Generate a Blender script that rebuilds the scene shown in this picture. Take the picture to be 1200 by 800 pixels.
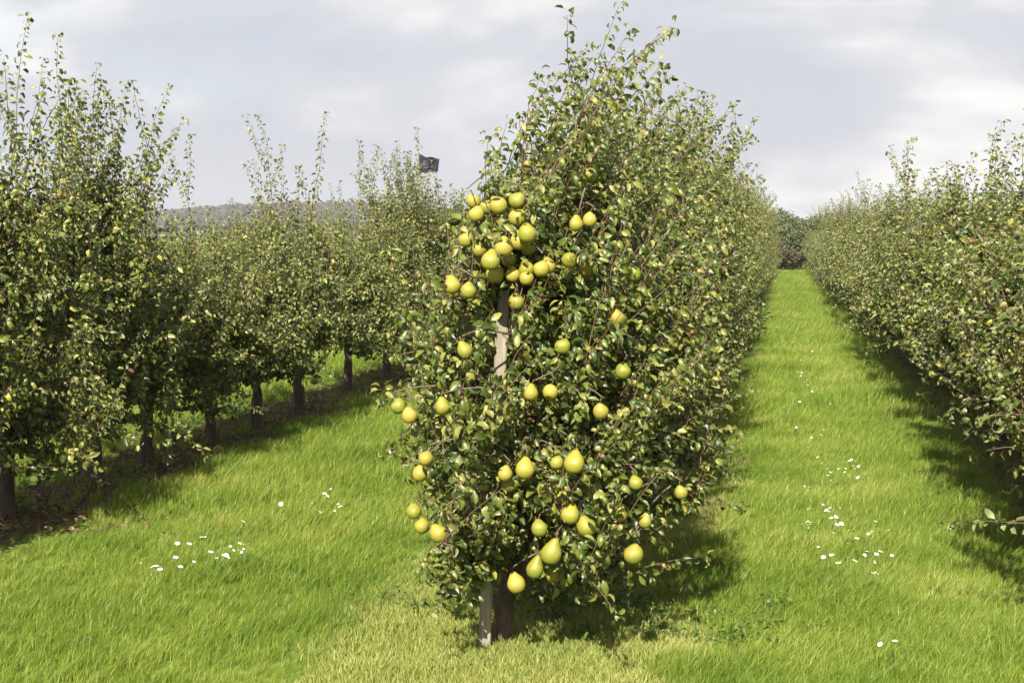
import bpy, math
import numpy as np
from mathutils import Vector, Matrix, Euler

R = math.radians
scene = bpy.context.scene
C = scene.collection
for o in list(bpy.data.objects):
    bpy.data.objects.remove(o)

# ------------------------------------------------------------------ camera
F, CX, CY = 1600.0, 600.0, 400.0          # focal length in pixels of a 1200x800 frame
PITCH = math.atan(125 / 1600.0)
YAW = math.atan(0.2 * math.cos(PITCH))
CAM = Vector((0, 0, 1.6))
cam_data = bpy.data.cameras.new('camera')
cam_data.sensor_width = 36
cam_data.lens = 36 * F / 1200
cam_data.clip_start = 0.05
cam_data.clip_end = 6000
cam = bpy.data.objects.new('camera', cam_data)
cam.location = CAM
cam.rotation_euler = (R(90) - PITCH, 0, YAW)
C.objects.link(cam)
scene.camera = cam
CR = cam.rotation_euler.to_matrix()
CRn = np.array(CR)


def ray(x, y):
    return CR @ Vector(((x - CX) / F, (CY - y) / F, -1.0))


def at_y(x, y, Y):
    d = ray(x, y)
    return CAM + d * (Y / d.y)


def at_z(x, y, z=0.0):
    d = ray(x, y)
    return CAM + d * ((z - CAM.z) / d.z)


# ------------------------------------------------------------------ world, sun, exposure
SUN_EL, SUN_AZ = R(41), R(1)              # elevation; light travels SUN_AZ to the right of the rows (+Y)
world = bpy.data.worlds.new('World')
scene.world = world
world.use_nodes = True
wt = world.node_tree
wt.nodes.clear()


def N(t, kind, **kw):
    n = t.nodes.new(kind)
    for k, v in kw.items():
        setattr(n, k, v)
    return n


def link(t, a, b):
    t.links.new(a, b)


def setin(n, **kw):
    for k, v in kw.items():
        n.inputs[k.replace('_', ' ')].default_value = v
    return n


def ramp(t, stops, interp='LINEAR'):
    n = N(t, 'ShaderNodeValToRGB')
    n.color_ramp.interpolation = interp
    e = n.color_ramp.elements
    while len(e) < len(stops):
        e.new(0.5)
    for el, (p, c) in zip(e, stops):
        el.position = p
        el.color = (c[0], c[1], c[2], 1) if not isinstance(c, (int, float)) else (c, c, c, 1)
    return n


out = N(wt, 'ShaderNodeOutputWorld')
sky = N(wt, 'ShaderNodeTexSky', sky_type='NISHITA')
sky.sun_disc = False
sky.sun_elevation = SUN_EL
sky.sun_rotation = math.atan2(-math.sin(SUN_AZ), -math.cos(SUN_AZ)) % (2 * math.pi)
sky.air_density = 1.0
sky.dust_density = 1.2
bg_sky = setin(N(wt, 'ShaderNodeBackground'), Strength=0.055)
link(wt, sky.outputs[0], bg_sky.inputs['Color'])
tc = N(wt, 'ShaderNodeTexCoord')
sep = N(wt, 'ShaderNodeSeparateXYZ')
link(wt, tc.outputs['Generated'], sep.inputs[0])
zz = N(wt, 'ShaderNodeMath', operation='MAXIMUM')
link(wt, sep.outputs['Z'], zz.inputs[0]); zz.inputs[1].default_value = 0.0
zz2 = N(wt, 'ShaderNodeMath', operation='ADD')
link(wt, zz.outputs[0], zz2.inputs[0]); zz2.inputs[1].default_value = 0.30
dx = N(wt, 'ShaderNodeMath', operation='DIVIDE'); link(wt, sep.outputs['X'], dx.inputs[0]); link(wt, zz2.outputs[0], dx.inputs[1])
dy = N(wt, 'ShaderNodeMath', operation='DIVIDE'); link(wt, sep.outputs['Y'], dy.inputs[0]); link(wt, zz2.outputs[0], dy.inputs[1])
comb = N(wt, 'ShaderNodeCombineXYZ'); link(wt, dx.outputs[0], comb.inputs[0]); link(wt, dy.outputs[0], comb.inputs[1])
n1 = setin(N(wt, 'ShaderNodeTexNoise'), Scale=0.75, Detail=7.0, Roughness=0.55, Distortion=0.25)
link(wt, comb.outputs[0], n1.inputs['Vector'])
n2 = setin(N(wt, 'ShaderNodeTexNoise'), Scale=1.5, Detail=8.0, Roughness=0.5, Distortion=0.2)
mp = N(wt, 'ShaderNodeMapping'); mp.inputs['Location'].default_value = (3.7, 1.3, 5.0)
link(wt, comb.outputs[0], mp.inputs['Vector']); link(wt, mp.outputs[0], n2.inputs['Vector'])
cl_col = ramp(wt, [(0.43, (0.60, 0.625, 0.69)), (0.50, (0.665, 0.685, 0.735)), (0.55, (0.82, 0.825, 0.84)), (0.60, (1.0, 0.985, 0.96))])
link(wt, n2.outputs['Fac'], cl_col.inputs['Fac'])
bg_cl = setin(N(wt, 'ShaderNodeBackground'), Strength=0.415)
link(wt, cl_col.outputs['Color'], bg_cl.inputs['Color'])
cov = ramp(wt, [(0.30, 0.25), (0.44, 1.0)])
link(wt, n1.outputs['Fac'], cov.inputs['Fac'])
mixw = N(wt, 'ShaderNodeMixShader')
link(wt, cov.outputs['Color'], mixw.inputs[0])
link(wt, bg_sky.outputs[0], mixw.inputs[1]); link(wt, bg_cl.outputs[0], mixw.inputs[2])
link(wt, mixw.outputs[0], out.inputs['Surface'])

sun_data = bpy.data.lights.new('sun', 'SUN')
sun_data.energy = 5.0
sun_data.angle = R(0.5)
sun_data.color = (1.0, 0.93, 0.80)
sun = bpy.data.objects.new('sun', sun_data)
ld = Vector((math.cos(SUN_EL) * math.sin(SUN_AZ), math.cos(SUN_EL) * math.cos(SUN_AZ), -math.sin(SUN_EL)))
sun.rotation_euler = ld.to_track_quat('-Z', 'Y').to_euler()
sun.location = (-5, -12, 12)
C.objects.link(sun)

scene.view_settings.view_transform = 'Standard'
scene.view_settings.look = 'None'
scene.view_settings.exposure = 1.35
scene.view_settings.gamma = 1.0
scene.view_settings.use_curve_mapping = False
scene.render.engine = 'CYCLES'
scene.cycles.max_bounces = 6
scene.cycles.diffuse_bounces = 3
scene.cycles.glossy_bounces = 2
scene.cycles.transmission_bounces = 4
scene.cycles.volume_bounces = 0
scene.cycles.use_denoising = True
scene.cycles.denoiser = 'OPENIMAGEDENOISE'
scene.cycles.denoising_input_passes = 'RGB_ALBEDO_NORMAL'

# ------------------------------------------------------------------ materials


def new_mat(name):
    m = bpy.data.materials.new(name)
    m.use_nodes = True
    t = m.node_tree
    t.nodes.clear()
    o = N(t, 'ShaderNodeOutputMaterial')
    return m, t, o


def rnd_value(t):
    """one random value per leaf or blade: per island and per object"""
    g = N(t, 'ShaderNodeNewGeometry'); oi = N(t, 'ShaderNodeObjectInfo')
    a = N(t, 'ShaderNodeMath', operation='ADD'); link(t, g.outputs['Random Per Island'], a.inputs[0]); link(t, oi.outputs['Random'], a.inputs[1])
    f = N(t, 'ShaderNodeMath', operation='FRACT'); link(t, a.outputs[0], f.inputs[0])
    return f.outputs[0], g, oi


def leaf_material(name, stops, back, rough=0.36, trans=0.28, spec=0.5, tcol=1.35):
    m, t, o = new_mat(name)
    r, g, oi = rnd_value(t)
    cr = ramp(t, stops); link(t, r, cr.inputs['Fac'])
    bk = N(t, 'ShaderNodeMix', data_type='RGBA'); bk.inputs[0].default_value = 0.55
    link(t, cr.outputs['Color'], bk.inputs['A']); bk.inputs['B'].default_value = (*back, 1)
    fb = N(t, 'ShaderNodeMix', data_type='RGBA')
    link(t, g.outputs['Backfacing'], fb.inputs[0]); link(t, cr.outputs['Color'], fb.inputs['A']); link(t, bk.outputs['Result'], fb.inputs['B'])
    nz = setin(N(t, 'ShaderNodeTexNoise'), Scale=55.0, Detail=2.0)
    tco = N(t, 'ShaderNodeTexCoord'); link(t, tco.outputs['Object'], nz.inputs['Vector'])
    nr = ramp(t, [(0.35, 0.78), (0.65, 1.2)]); link(t, nz.outputs['Fac'], nr.inputs['Fac'])
    mu = N(t, 'ShaderNodeMix', data_type='RGBA', blend_type='MULTIPLY'); mu.inputs[0].default_value = 1
    link(t, fb.outputs['Result'], mu.inputs['A']); link(t, nr.outputs['Color'], mu.inputs['B'])
    p = setin(N(t, 'ShaderNodeBsdfPrincipled'), Roughness=rough)
    p.inputs['Specular IOR Level'].default_value = spec
    link(t, mu.outputs['Result'], p.inputs['Base Color'])
    tr = N(t, 'ShaderNodeBsdfTranslucent')
    tm = N(t, 'ShaderNodeMix', data_type='RGBA', blend_type='MULTIPLY'); tm.inputs[0].default_value = 1
    link(t, mu.outputs['Result'], tm.inputs['A']); tm.inputs['B'].default_value = (tcol * 1.15, tcol * 1.2, tcol * 0.6, 1)
    link(t, tm.outputs['Result'], tr.inputs['Color'])
    mx = N(t, 'ShaderNodeMixShader'); mx.inputs[0].default_value = trans
    link(t, p.outputs[0], mx.inputs[1]); link(t, tr.outputs[0], mx.inputs[2]); link(t, mx.outputs[0], o.inputs['Surface'])
    return m


M_LEAF = leaf_material('pear_leaf', [
    (0.0, (0.027, 0.045, 0.008)), (0.28, (0.052, 0.080, 0.011)), (0.57, (0.098, 0.125, 0.017)),
    (0.82, (0.165, 0.178, 0.032)), (0.975, (0.25, 0.24, 0.065)), (0.985, (0.34, 0.30, 0.05)), (0.99, (0.20, 0.12, 0.05)), (1.0, (0.14, 0.08, 0.035))],
    (0.25, 0.26, 0.14), rough=0.42, trans=0.2, spec=0.5)
M_FARLEAF = leaf_material('far_leaf', [(0.0, (0.045, 0.066, 0.022)), (0.6, (0.075, 0.095, 0.034)), (1.0, (0.12, 0.12, 0.05))], (0.1, 0.1, 0.06), rough=0.6, trans=0.15)
M_HILLWOOD = leaf_material('hill_wood_leaf', [(0.0, (0.030, 0.028, 0.022)), (0.6, (0.052, 0.048, 0.036)), (1.0, (0.08, 0.07, 0.05))], (0.06, 0.06, 0.05), rough=0.8, trans=0.05)
M_REDLEAF = leaf_material('reddish_leaf', [(0.0, (0.06, 0.05, 0.024)), (0.6, (0.11, 0.085, 0.04)), (1.0, (0.13, 0.13, 0.05))], (0.1, 0.07, 0.06), rough=0.6, trans=0.15)
M_WEED = leaf_material('weed_leaf', [(0.0, (0.04, 0.085, 0.015)), (0.5, (0.07, 0.13, 0.02)), (1.0, (0.13, 0.18, 0.035))], (0.12, 0.17, 0.06), rough=0.5, trans=0.25)
M_DEADLEAF = leaf_material('fallen_leaf', [(0.0, (0.06, 0.035, 0.02)), (0.5, (0.12, 0.07, 0.035)), (0.8, (0.20, 0.13, 0.07)), (1.0, (0.16, 0.16, 0.04))], (0.2, 0.14, 0.09), rough=0.7, trans=0.1)


def grass_material(name, stops, dry):
    """blade colour: random per blade, drifting in broad patches over the ground"""
    m, t, o = new_mat(name)
    r, g, oi = rnd_value(t)
    nz = setin(N(t, 'ShaderNodeTexNoise'), Scale=0.9, Detail=4.0, Roughness=0.6)
    link(t, g.outputs['Position'], nz.inputs['Vector'])
    nm = N(t, 'ShaderNodeMapRange'); link(t, nz.outputs['Fac'], nm.inputs[0])
    nm.inputs[1].default_value = 0.3; nm.inputs[2].default_value = 0.7; nm.inputs[3].default_value = -0.28; nm.inputs[4].default_value = 0.28
    a = N(t, 'ShaderNodeMath', operation='MULTIPLY_ADD'); link(t, r, a.inputs[0]); a.inputs[1].default_value = 0.62; a.inputs[2].default_value = 0.19
    b = N(t, 'ShaderNodeMath', operation='ADD', use_clamp=True); link(t, a.outputs[0], b.inputs[0]); link(t, nm.outputs[0], b.inputs[1])
    cr = ramp(t, stops); link(t, b.outputs[0], cr.inputs['Fac'])
    p = setin(N(t, 'ShaderNodeBsdfPrincipled'), Roughness=0.5)
    p.inputs['Specular IOR Level'].default_value = 0.35
    link(t, cr.outputs['Color'], p.inputs['Base Color'])
    tr = N(t, 'ShaderNodeBsdfTranslucent')
    tm = N(t, 'ShaderNodeMix', data_type='RGBA', blend_type='MULTIPLY'); tm.inputs[0].default_value = 1
    link(t, cr.outputs['Color'], tm.inputs['A']); tm.inputs['B'].default_value = (1.5, 1.5, 0.8, 1)
    link(t, tm.outputs['Result'], tr.inputs['Color'])
    mx = N(t, 'ShaderNodeMixShader'); mx.inputs[0].default_value = 0.3
    link(t, p.outputs[0], mx.inputs[1]); link(t, tr.outputs[0], mx.inputs[2]); link(t, mx.outputs[0], o.inputs['Surface'])
    return m


M_GRASS = grass_material('green_grass', [(0.0, (0.052, 0.102, 0.010)), (0.30, (0.112, 0.182, 0.018)), (0.62, (0.195, 0.262, 0.033)), (0.86, (0.31, 0.335, 0.075)), (1.0, (0.46, 0.42, 0.16))], False)
M_DRY = grass_material('dry_grass', [(0.0, (0.13, 0.18, 0.033)), (0.3, (0.225, 0.265, 0.06)), (0.7, (0.335, 0.345, 0.11)), (1.0, (0.47, 0.43, 0.20))], True)


def bark_material(name, c0, c1, scale=18, stretch=0.25, rough=0.85, bump=0.5):
    m, t, o = new_mat(name)
    tco = N(t, 'ShaderNodeTexCoord')
    mp = N(t, 'ShaderNodeMapping'); mp.inputs['Scale'].default_value = (1, 1, stretch)
    link(t, tco.outputs['Object'], mp.inputs['Vector'])
    nz = setin(N(t, 'ShaderNodeTexNoise'), Scale=scale, Detail=6.0, Roughness=0.65)
    link(t, mp.outputs[0], nz.inputs['Vector'])
    cr = ramp(t, [(0.3, c0), (0.7, c1)]); link(t, nz.outputs['Fac'], cr.inputs['Fac'])
    p = setin(N(t, 'ShaderNodeBsdfPrincipled'), Roughness=rough)
    link(t, cr.outputs['Color'], p.inputs['Base Color'])
    b = setin(N(t, 'ShaderNodeBump'), Strength=bump, Distance=0.01)
    link(t, nz.outputs['Fac'], b.inputs['Height']); link(t, b.outputs[0], p.inputs['Normal'])
    link(t, p.outputs[0], o.inputs['Surface'])
    return m


M_BARK = bark_material('pear_bark', (0.030, 0.021, 0.017), (0.125, 0.088, 0.066), 26, 0.35)
M_LIMB = bark_material('limb_bark', (0.05, 0.036, 0.028), (0.17, 0.115, 0.085), 40, 0.5)
M_SHOOT = bark_material('shoot_bark', (0.065, 0.035, 0.024), (0.17, 0.09, 0.055), 60, 0.6, 0.6, 0.1)
M_POST = bark_material('weathered_post_wood', (0.13, 0.11, 0.088), (0.33, 0.285, 0.225), 60, 0.06, 0.8, 0.35)
M_STALK = bark_material('pear_stalk', (0.10, 0.06, 0.03), (0.2, 0.13, 0.06), 80, 0.6, 0.7, 0.1)

# pear skin: yellow green, a warm blush on the shoulder, russet specks
M_PEAR, t, o = new_mat('pear_skin')
tco = N(t, 'ShaderNodeTexCoord'); oi = N(t, 'ShaderNodeObjectInfo')
base = ramp(t, [(0.0, (0.145, 0.182, 0.020)), (0.5, (0.220, 0.224, 0.027)), (1.0, (0.30, 0.262, 0.040))]); link(t, oi.outputs['Random'], base.inputs['Fac'])
nz = setin(N(t, 'ShaderNodeTexNoise'), Scale=9.0, Detail=4.0, Roughness=0.6); link(t, tco.outputs['Object'], nz.inputs['Vector'])
sp = N(t, 'ShaderNodeSeparateXYZ'); link(t, tco.outputs['Object'], sp.inputs[0])
bl = N(t, 'ShaderNodeMath', operation='MULTIPLY_ADD'); link(t, sp.outputs['Z'], bl.inputs[0]); bl.inputs[1].default_value = 9.0; bl.inputs[2].default_value = 0.02
bl2 = N(t, 'ShaderNodeMath', operation='MULTIPLY_ADD'); link(t, sp.outputs['X'], bl2.inputs[0]); bl2.inputs[1].default_value = -9.0; link(t, bl.outputs[0], bl2.inputs[2])
bl3 = N(t, 'ShaderNodeMath', operation='MULTIPLY_ADD', use_clamp=True); link(t, nz.outputs['Fac'], bl3.inputs[0]); bl3.inputs[1].default_value = 1.6
off = N(t, 'ShaderNodeMath', operation='SUBTRACT'); link(t, bl2.outputs[0], off.inputs[0]); off.inputs[1].default_value = 0.86
link(t, off.outputs[0], bl3.inputs[2])
blf = N(t, 'ShaderNodeMath', operation='MULTIPLY'); link(t, bl3.outputs[0], blf.inputs[0])
orr = ramp(t, [(0.2, 0.25), (1.0, 0.95)]); 
o2 = N(t, 'ShaderNodeMath', operation='FRACT'); o1 = N(t, 'ShaderNodeMath', operation='MULTIPLY'); link(t, oi.outputs['Random'], o1.inputs[0]); o1.inputs[1].default_value = 7.31; link(t, o1.outputs[0], o2.inputs[0])
link(t, o2.outputs[0], orr.inputs['Fac']); link(t, orr.outputs['Color'], blf.inputs[1])
mb = N(t, 'ShaderNodeMix', data_type='RGBA'); link(t, blf.outputs[0], mb.inputs[0]); link(t, base.outputs['Color'], mb.inputs['A']); mb.inputs['B'].default_value = (0.42, 0.21, 0.055, 1)
vo = setin(N(t, 'ShaderNodeTexVoronoi'), Scale=190.0); link(t, tco.outputs['Object'], vo.inputs['Vector'])
vr = ramp(t, [(0.12, 0.8), (0.25, 0.0)]); link(t, vo.outputs['Distance'], vr.inputs['Fac'])
ms = N(t, 'ShaderNodeMix', data_type='RGBA'); link(t, vr.outputs['Color'], ms.inputs[0]); link(t, mb.outputs['Result'], ms.inputs['A']); ms.inputs['B'].default_value = (0.26, 0.19, 0.05, 1)
nb = setin(N(t, 'ShaderNodeTexNoise'), Scale=26.0, Detail=5.0, Roughness=0.7); link(t, tco.outputs['Object'], nb.inputs['Vector'])
nbr = ramp(t, [(0.50, 0.0), (0.68, 0.75)]); link(t, nb.outputs['Fac'], nbr.inputs['Fac'])
ms2 = N(t, 'ShaderNodeMix', data_type='RGBA'); link(t, nbr.outputs['Color'], ms2.inputs[0]); link(t, ms.outputs['Result'], ms2.inputs['A']); ms2.inputs['B'].default_value = (0.33, 0.24, 0.07, 1)
p = setin(N(t, 'ShaderNodeBsdfPrincipled'), Roughness=0.5)
p.inputs['Specular IOR Level'].default_value = 0.4
link(t, ms2.outputs['Result'], p.inputs['Base Color'])
bp = setin(N(t, 'ShaderNodeBump'), Strength=0.25, Distance=0.002); link(t, nz.outputs['Fac'], bp.inputs['Height']); link(t, bp.outputs[0], p.inputs['Normal'])
link(t, p.outputs[0], o.inputs['Surface'])

# ground: soil and thatch under the grass
M_GROUND, t, o = new_mat('orchard_soil_and_turf')
g = N(t, 'ShaderNodeNewGeometry')
sp = N(t, 'ShaderNodeSeparateXYZ'); link(t, g.outputs['Position'], sp.inputs[0])
nz = setin(N(t, 'ShaderNodeTexNoise'), Scale=14.0, Detail=8.0, Roughness=0.7); link(t, g.outputs['Position'], nz.inputs['Vector'])
nl = setin(N(t, 'ShaderNodeTexNoise'), Scale=0.8, Detail=5.0, Roughness=0.6); link(t, g.outputs['Position'], nl.inputs['Vector'])
green = ramp(t, [(0.3, (0.045, 0.075, 0.012)), (0.5, (0.09, 0.135, 0.02)), (0.7, (0.17, 0.22, 0.035))])
gm = N(t, 'ShaderNodeMath', operation='MULTIPLY_ADD'); link(t, nl.outputs['Fac'], gm.inputs[0]); gm.inputs[1].default_value = 0.6
gh = N(t, 'ShaderNodeMath', operation='MULTIPLY'); link(t, nz.outputs['Fac'], gh.inputs[0]); gh.inputs[1].default_value = 0.4
link(t, gh.outputs[0], gm.inputs[2]); link(t, gm.outputs[0], green.inputs['Fac'])
soil = ramp(t, [(0.3, (0.045, 0.028, 0.018)), (0.55, (0.10, 0.065, 0.042)), (0.75, (0.18, 0.125, 0.085))]); link(t, nz.outputs['Fac'], soil.inputs['Fac'])


def band(xc, half):
    s = N(t, 'ShaderNodeMath', operation='SUBTRACT'); link(t, sp.outputs['X'], s.inputs[0]); s.inputs[1].default_value = xc
    a = N(t, 'ShaderNodeMath', operation='ABSOLUTE'); link(t, s.outputs[0], a.inputs[0])
    nn = N(t, 'ShaderNodeMath', operation='MULTIPLY_ADD'); link(t, nl.outputs['Fac'], nn.inputs[0]); nn.inputs[1].default_value = 0.5; link(t, a.outputs[0], nn.inputs[2])
    r_ = N(t, 'ShaderNodeMapRange'); link(t, nn.outputs[0], r_.inputs[0])
    r_.inputs[1].default_value = half + 0.05; r_.inputs[2].default_value = half + 0.4; r_.inputs[3].default_value = 1; r_.inputs[4].default_value = 0
    return r_.outputs[0]


b1, b2, b3 = band(-4.33, 0.42), band(-7.45, 0.42), band(1.70, 0.32)
m1 = N(t, 'ShaderNodeMath', operation='MAXIMUM'); link(t, b1, m1.inputs[0]); link(t, b2, m1.inputs[1])
m2 = N(t, 'ShaderNodeMath', operation='MAXIMUM'); link(t, m1.outputs[0], m2.inputs[0]); link(t, b3, m2.inputs[1])
gs = N(t, 'ShaderNodeMix', data_type='RGBA'); link(t, m2.outputs[0], gs.inputs[0]); link(t, green.outputs['Color'], gs.inputs['A']); link(t, soil.outputs['Color'], gs.inputs['B'])
thatch = ramp(t, [(0.3, (0.12, 0.13, 0.035)), (0.7, (0.27, 0.26, 0.08))]); link(t, nz.outputs['Fac'], thatch.inputs['Fac'])
gt = N(t, 'ShaderNodeMix', data_type='RGBA'); link(t, band(-1.1, 0.45), gt.inputs[0]); link(t, gs.outputs['Result'], gt.inputs['A']); link(t, thatch.outputs['Color'], gt.inputs['B'])
p = setin(N(t, 'ShaderNodeBsdfPrincipled'), Roughness=0.95); p.inputs['Specular IOR Level'].default_value = 0.1
link(t, gt.outputs['Result'], p.inputs['Base Color'])
bp = setin(N(t, 'ShaderNodeBump'), Strength=0.8, Distance=0.03); link(t, nz.outputs['Fac'], bp.inputs['Height']); link(t, bp.outputs[0], p.inputs['Normal'])
link(t, p.outputs[0], o.inputs['Surface'])


def plain(name, col, rough=0.6, spec=0.4):
    m, t, o = new_mat(name)
    nz = setin(N(t, 'ShaderNodeTexNoise'), Scale=30.0, Detail=4.0)
    cr = ramp(t, [(0.3, [c * 0.85 for c in col]), (0.7, [min(1, c * 1.12) for c in col])]); link(t, nz.outputs['Fac'], cr.inputs['Fac'])
    p = setin(N(t, 'ShaderNodeBsdfPrincipled'), Roughness=rough); p.inputs['Specular IOR Level'].default_value = spec
    link(t, cr.outputs['Color'], p.inputs['Base Color']); link(t, p.outputs[0], o.inputs['Surface'])
    return m


M_PETAL = plain('daisy_petal', (0.82, 0.82, 0.80), 0.6)
M_DISC = plain('daisy_disc', (0.70, 0.50, 0.04), 0.7)
M_STEM = plain('daisy_stem', (0.12, 0.20, 0.04), 0.6)
M_FLAG = plain('black_flag_cloth', (0.022, 0.019, 0.035), 0.8, 0.2)
M_MARK = plain('flag_mark_print', (0.085, 0.08, 0.11), 0.8, 0.2)
M_CANE = plain('grey_cane', (0.20, 0.17, 0.14), 0.7)
M_HILL = plain('hill_earth', (0.075, 0.080, 0.055), 0.95, 0.1)
M_CALYX = plain('dark_calyx', (0.05, 0.035, 0.02), 0.8, 0.2)

# ------------------------------------------------------------------ mesh helpers


class MB:
    """collects vertices and faces; build() links them as one mesh object"""

    def __init__(self):
        self.v, self.f, self.n = [], [], 0

    def add(self, V, faces, mat=0):
        V = np.asarray(V, dtype=np.float32).reshape(-1, 3)
        for fa in faces:
            fa = np.asarray(fa, dtype=np.int32)
            if len(fa):
                self.f.append((fa + self.n, mat))
        self.v.append(V)
        self.n += len(V)

    def tube(self, pts, radii, sides=6, mat=0, cap=True):
        pts = np.asarray(pts, float); n = len(pts)
        tang = np.gradient(pts, axis=0)
        tang /= np.linalg.norm(tang, axis=1)[:, None] + 1e-9
        ref = np.array([0.31, 0.94, 0.12]) if abs(tang[0][1]) < 0.8 else np.array([0.94, 0.1, 0.3])
        u = np.cross(tang, ref); u /= np.linalg.norm(u, axis=1)[:, None] + 1e-9
        w = np.cross(tang, u)
        a = np.linspace(0, 2 * np.pi, sides, endpoint=False)
        rr = np.asarray(radii, float)
        if rr.ndim == 1:
            rr = rr[:, None] * np.ones(sides)[None]
        V = pts[:, None, :] + rr[:, :, None] * (np.cos(a)[None, :, None] * u[:, None, :] + np.sin(a)[None, :, None] * w[:, None, :])
        V = V.reshape(-1, 3)
        i = np.arange(n - 1)[:, None] * sides; j = np.arange(sides)[None]; k = (j + 1) % sides
        Q = np.stack([i + j, i + k, i + k + sides, i + j + sides], -1).reshape(-1, 4)
        fs = [Q]
        if cap:
            V = np.vstack([V, pts[-1:]])
            b = (n - 1) * sides
            fs.append(np.array([[b + s, b + (s + 1) % sides, n * sides] for s in range(sides)]))
        self.add(V, fs, mat)

    def mesh(self, name, mats, smooth=True):
        me = bpy.data.meshes.new(name)
        V = np.vstack(self.v)
        cnt = sum(len(f) for f, _ in self.f); nl = sum(f.size for f, _ in self.f)
        me.vertices.add(len(V)); me.vertices.foreach_set('co', V.ravel())
        me.loops.add(nl); me.polygons.add(cnt)
        me.loops.foreach_set('vertex_index', np.concatenate([f.ravel() for f, _ in self.f]).astype(np.int32))
        tot = np.concatenate([np.full(len(f), f.shape[1], np.int32) for f, _ in self.f])
        start = np.concatenate([[0], np.cumsum(tot)[:-1]]).astype(np.int32)
        me.polygons.foreach_set('loop_start', start)
        me.polygons.foreach_set('material_index', np.concatenate([np.full(len(f), m, np.int32) for f, m in self.f]))
        me.polygons.foreach_set('use_smooth', np.full(cnt, smooth))
        for m in mats:
            me.materials.append(m)
        me.update(calc_edges=True)
        me.validate()
        return me

    def build(self, name, mats, parent=None, smooth=True):
        return put(name, self.mesh(name, mats, smooth), parent)


def put(name, me, parent=None, loc=None):
    ob = bpy.data.objects.new(name, me)
    C.objects.link(ob)
    if parent is not None:
        ob.parent = parent
    if loc is not None:
        ob.location = loc
    return ob


def tag(ob, label=None, cat=None, group=None, kind=None):
    for k, v in (('label', label), ('category', cat), ('group', group), ('kind', kind)):
        if v:
            ob[k] = v
    return ob


def empty(name, loc, rotz=0.0):
    ob = bpy.data.objects.new(name, None)
    ob.empty_display_size = 0.1
    ob.location = loc; ob.rotation_euler = (0, 0, rotz)
    C.objects.link(ob)
    return ob


def nrm(v):
    v = np.asarray(v, float)
    return v / (np.linalg.norm(v, axis=-1, keepdims=True) + 1e-9)


def leaf_template(curl, fold, wid=0.30, wave=0.0, lod=False):
    """unit leaf along +Y, upper side +Z; with a petiole. returns verts, tris, quads"""
    us = [0.0, 0.22, 0.52, 0.80, 1.0]
    ws = [0.0, 0.78, 1.0, 0.58, 0.0]
    if lod:
        us, ws = [0.0, 0.30, 0.70, 1.0], [0.0, 0.95, 0.80, 0.0]
    V = [(-0.012, -0.30, 0.02), (0.012, -0.30, 0.02)]
    ang = 0.0
    y = z = 0.0; prev = 0
    rows = []
    for u, w in zip(us, ws):
        st = u - prev; prev = u
        ang = -curl * u
        y += st * math.cos(ang); z += st * math.sin(ang)
        rows.append((y, z, w * wid, ang))
    V.append((0, 0, 0))
    for (y, z, w, a) in rows[1:-1]:
        h = w * fold
        V += [(-w, y - h * math.sin(a), z + h * math.cos(a) + wave * w), (0, y, z), (w, y - h * math.sin(a), z + h * math.cos(a) - wave * w)]
    V.append((0, rows[-1][0], rows[-1][1]))
    T = [(0, 1, 2), (2, 4, 3), (2, 5, 4), (9, 10, 12), (10, 11, 12)]
    Q = [(3, 4, 7, 6), (4, 5, 8, 7), (6, 7, 10, 9), (7, 8, 11, 10)]
    if lod:
        T = [(0, 1, 2), (2, 4, 3), (2, 5, 4), (6, 7, 9), (7, 8, 9)]
        Q = [(3, 4, 7, 6), (4, 5, 8, 7)]
    return np.array(V, float), np.array(T), np.array(Q)


LEAF_KINDS = [(0.8, 0.45, .25, 0), (1.5, 0.6, 0.235, 0), (2.1, 0.45, 0.25, 0.2), (0.4, 0.75, 0.21, -0.15), (2.9, 0.6, 0.235, 0.15)]
LEAVES = [leaf_template(*k) for k in LEAF_KINDS]
LEAVES_LOD = [leaf_template(*k, lod=True) for k in LEAF_KINDS]


def leaf_frames(d, up, roll):
    d = nrm(d)
    n = nrm(up - (up * d).sum(1, keepdims=True) * d)
    s = np.cross(d, n)
    c, sn = np.cos(roll)[:, None], np.sin(roll)[:, None]
    n2 = n * c + s * sn
    s2 = np.cross(d, n2)
    return np.stack([s2, d, n2], -1)        # columns x, y, z


def add_leaves(mb, P, M, S, K, mat=0, lod=True):
    n = len(P)
    src = LEAVES_LOD if lod else LEAVES
    LEAF_T, LEAF_Q, LEAF_V = src[0][1], src[0][2], np.stack([l[0] for l in src])
    if not n:
        return
    V = np.einsum('nij,nkj->nki', M, LEAF_V[K] * S[:, None, None]) + P[:, None, :]
    o_ = (np.arange(n) * LEAF_V.shape[1])[:, None, None]
    mb.add(V.reshape(-1, 3), [(LEAF_T[None] + o_).reshape(-1, 3), (LEAF_Q[None] + o_).reshape(-1, 4)], mat)


# ------------------------------------------------------------------ pear tree generator


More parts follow.
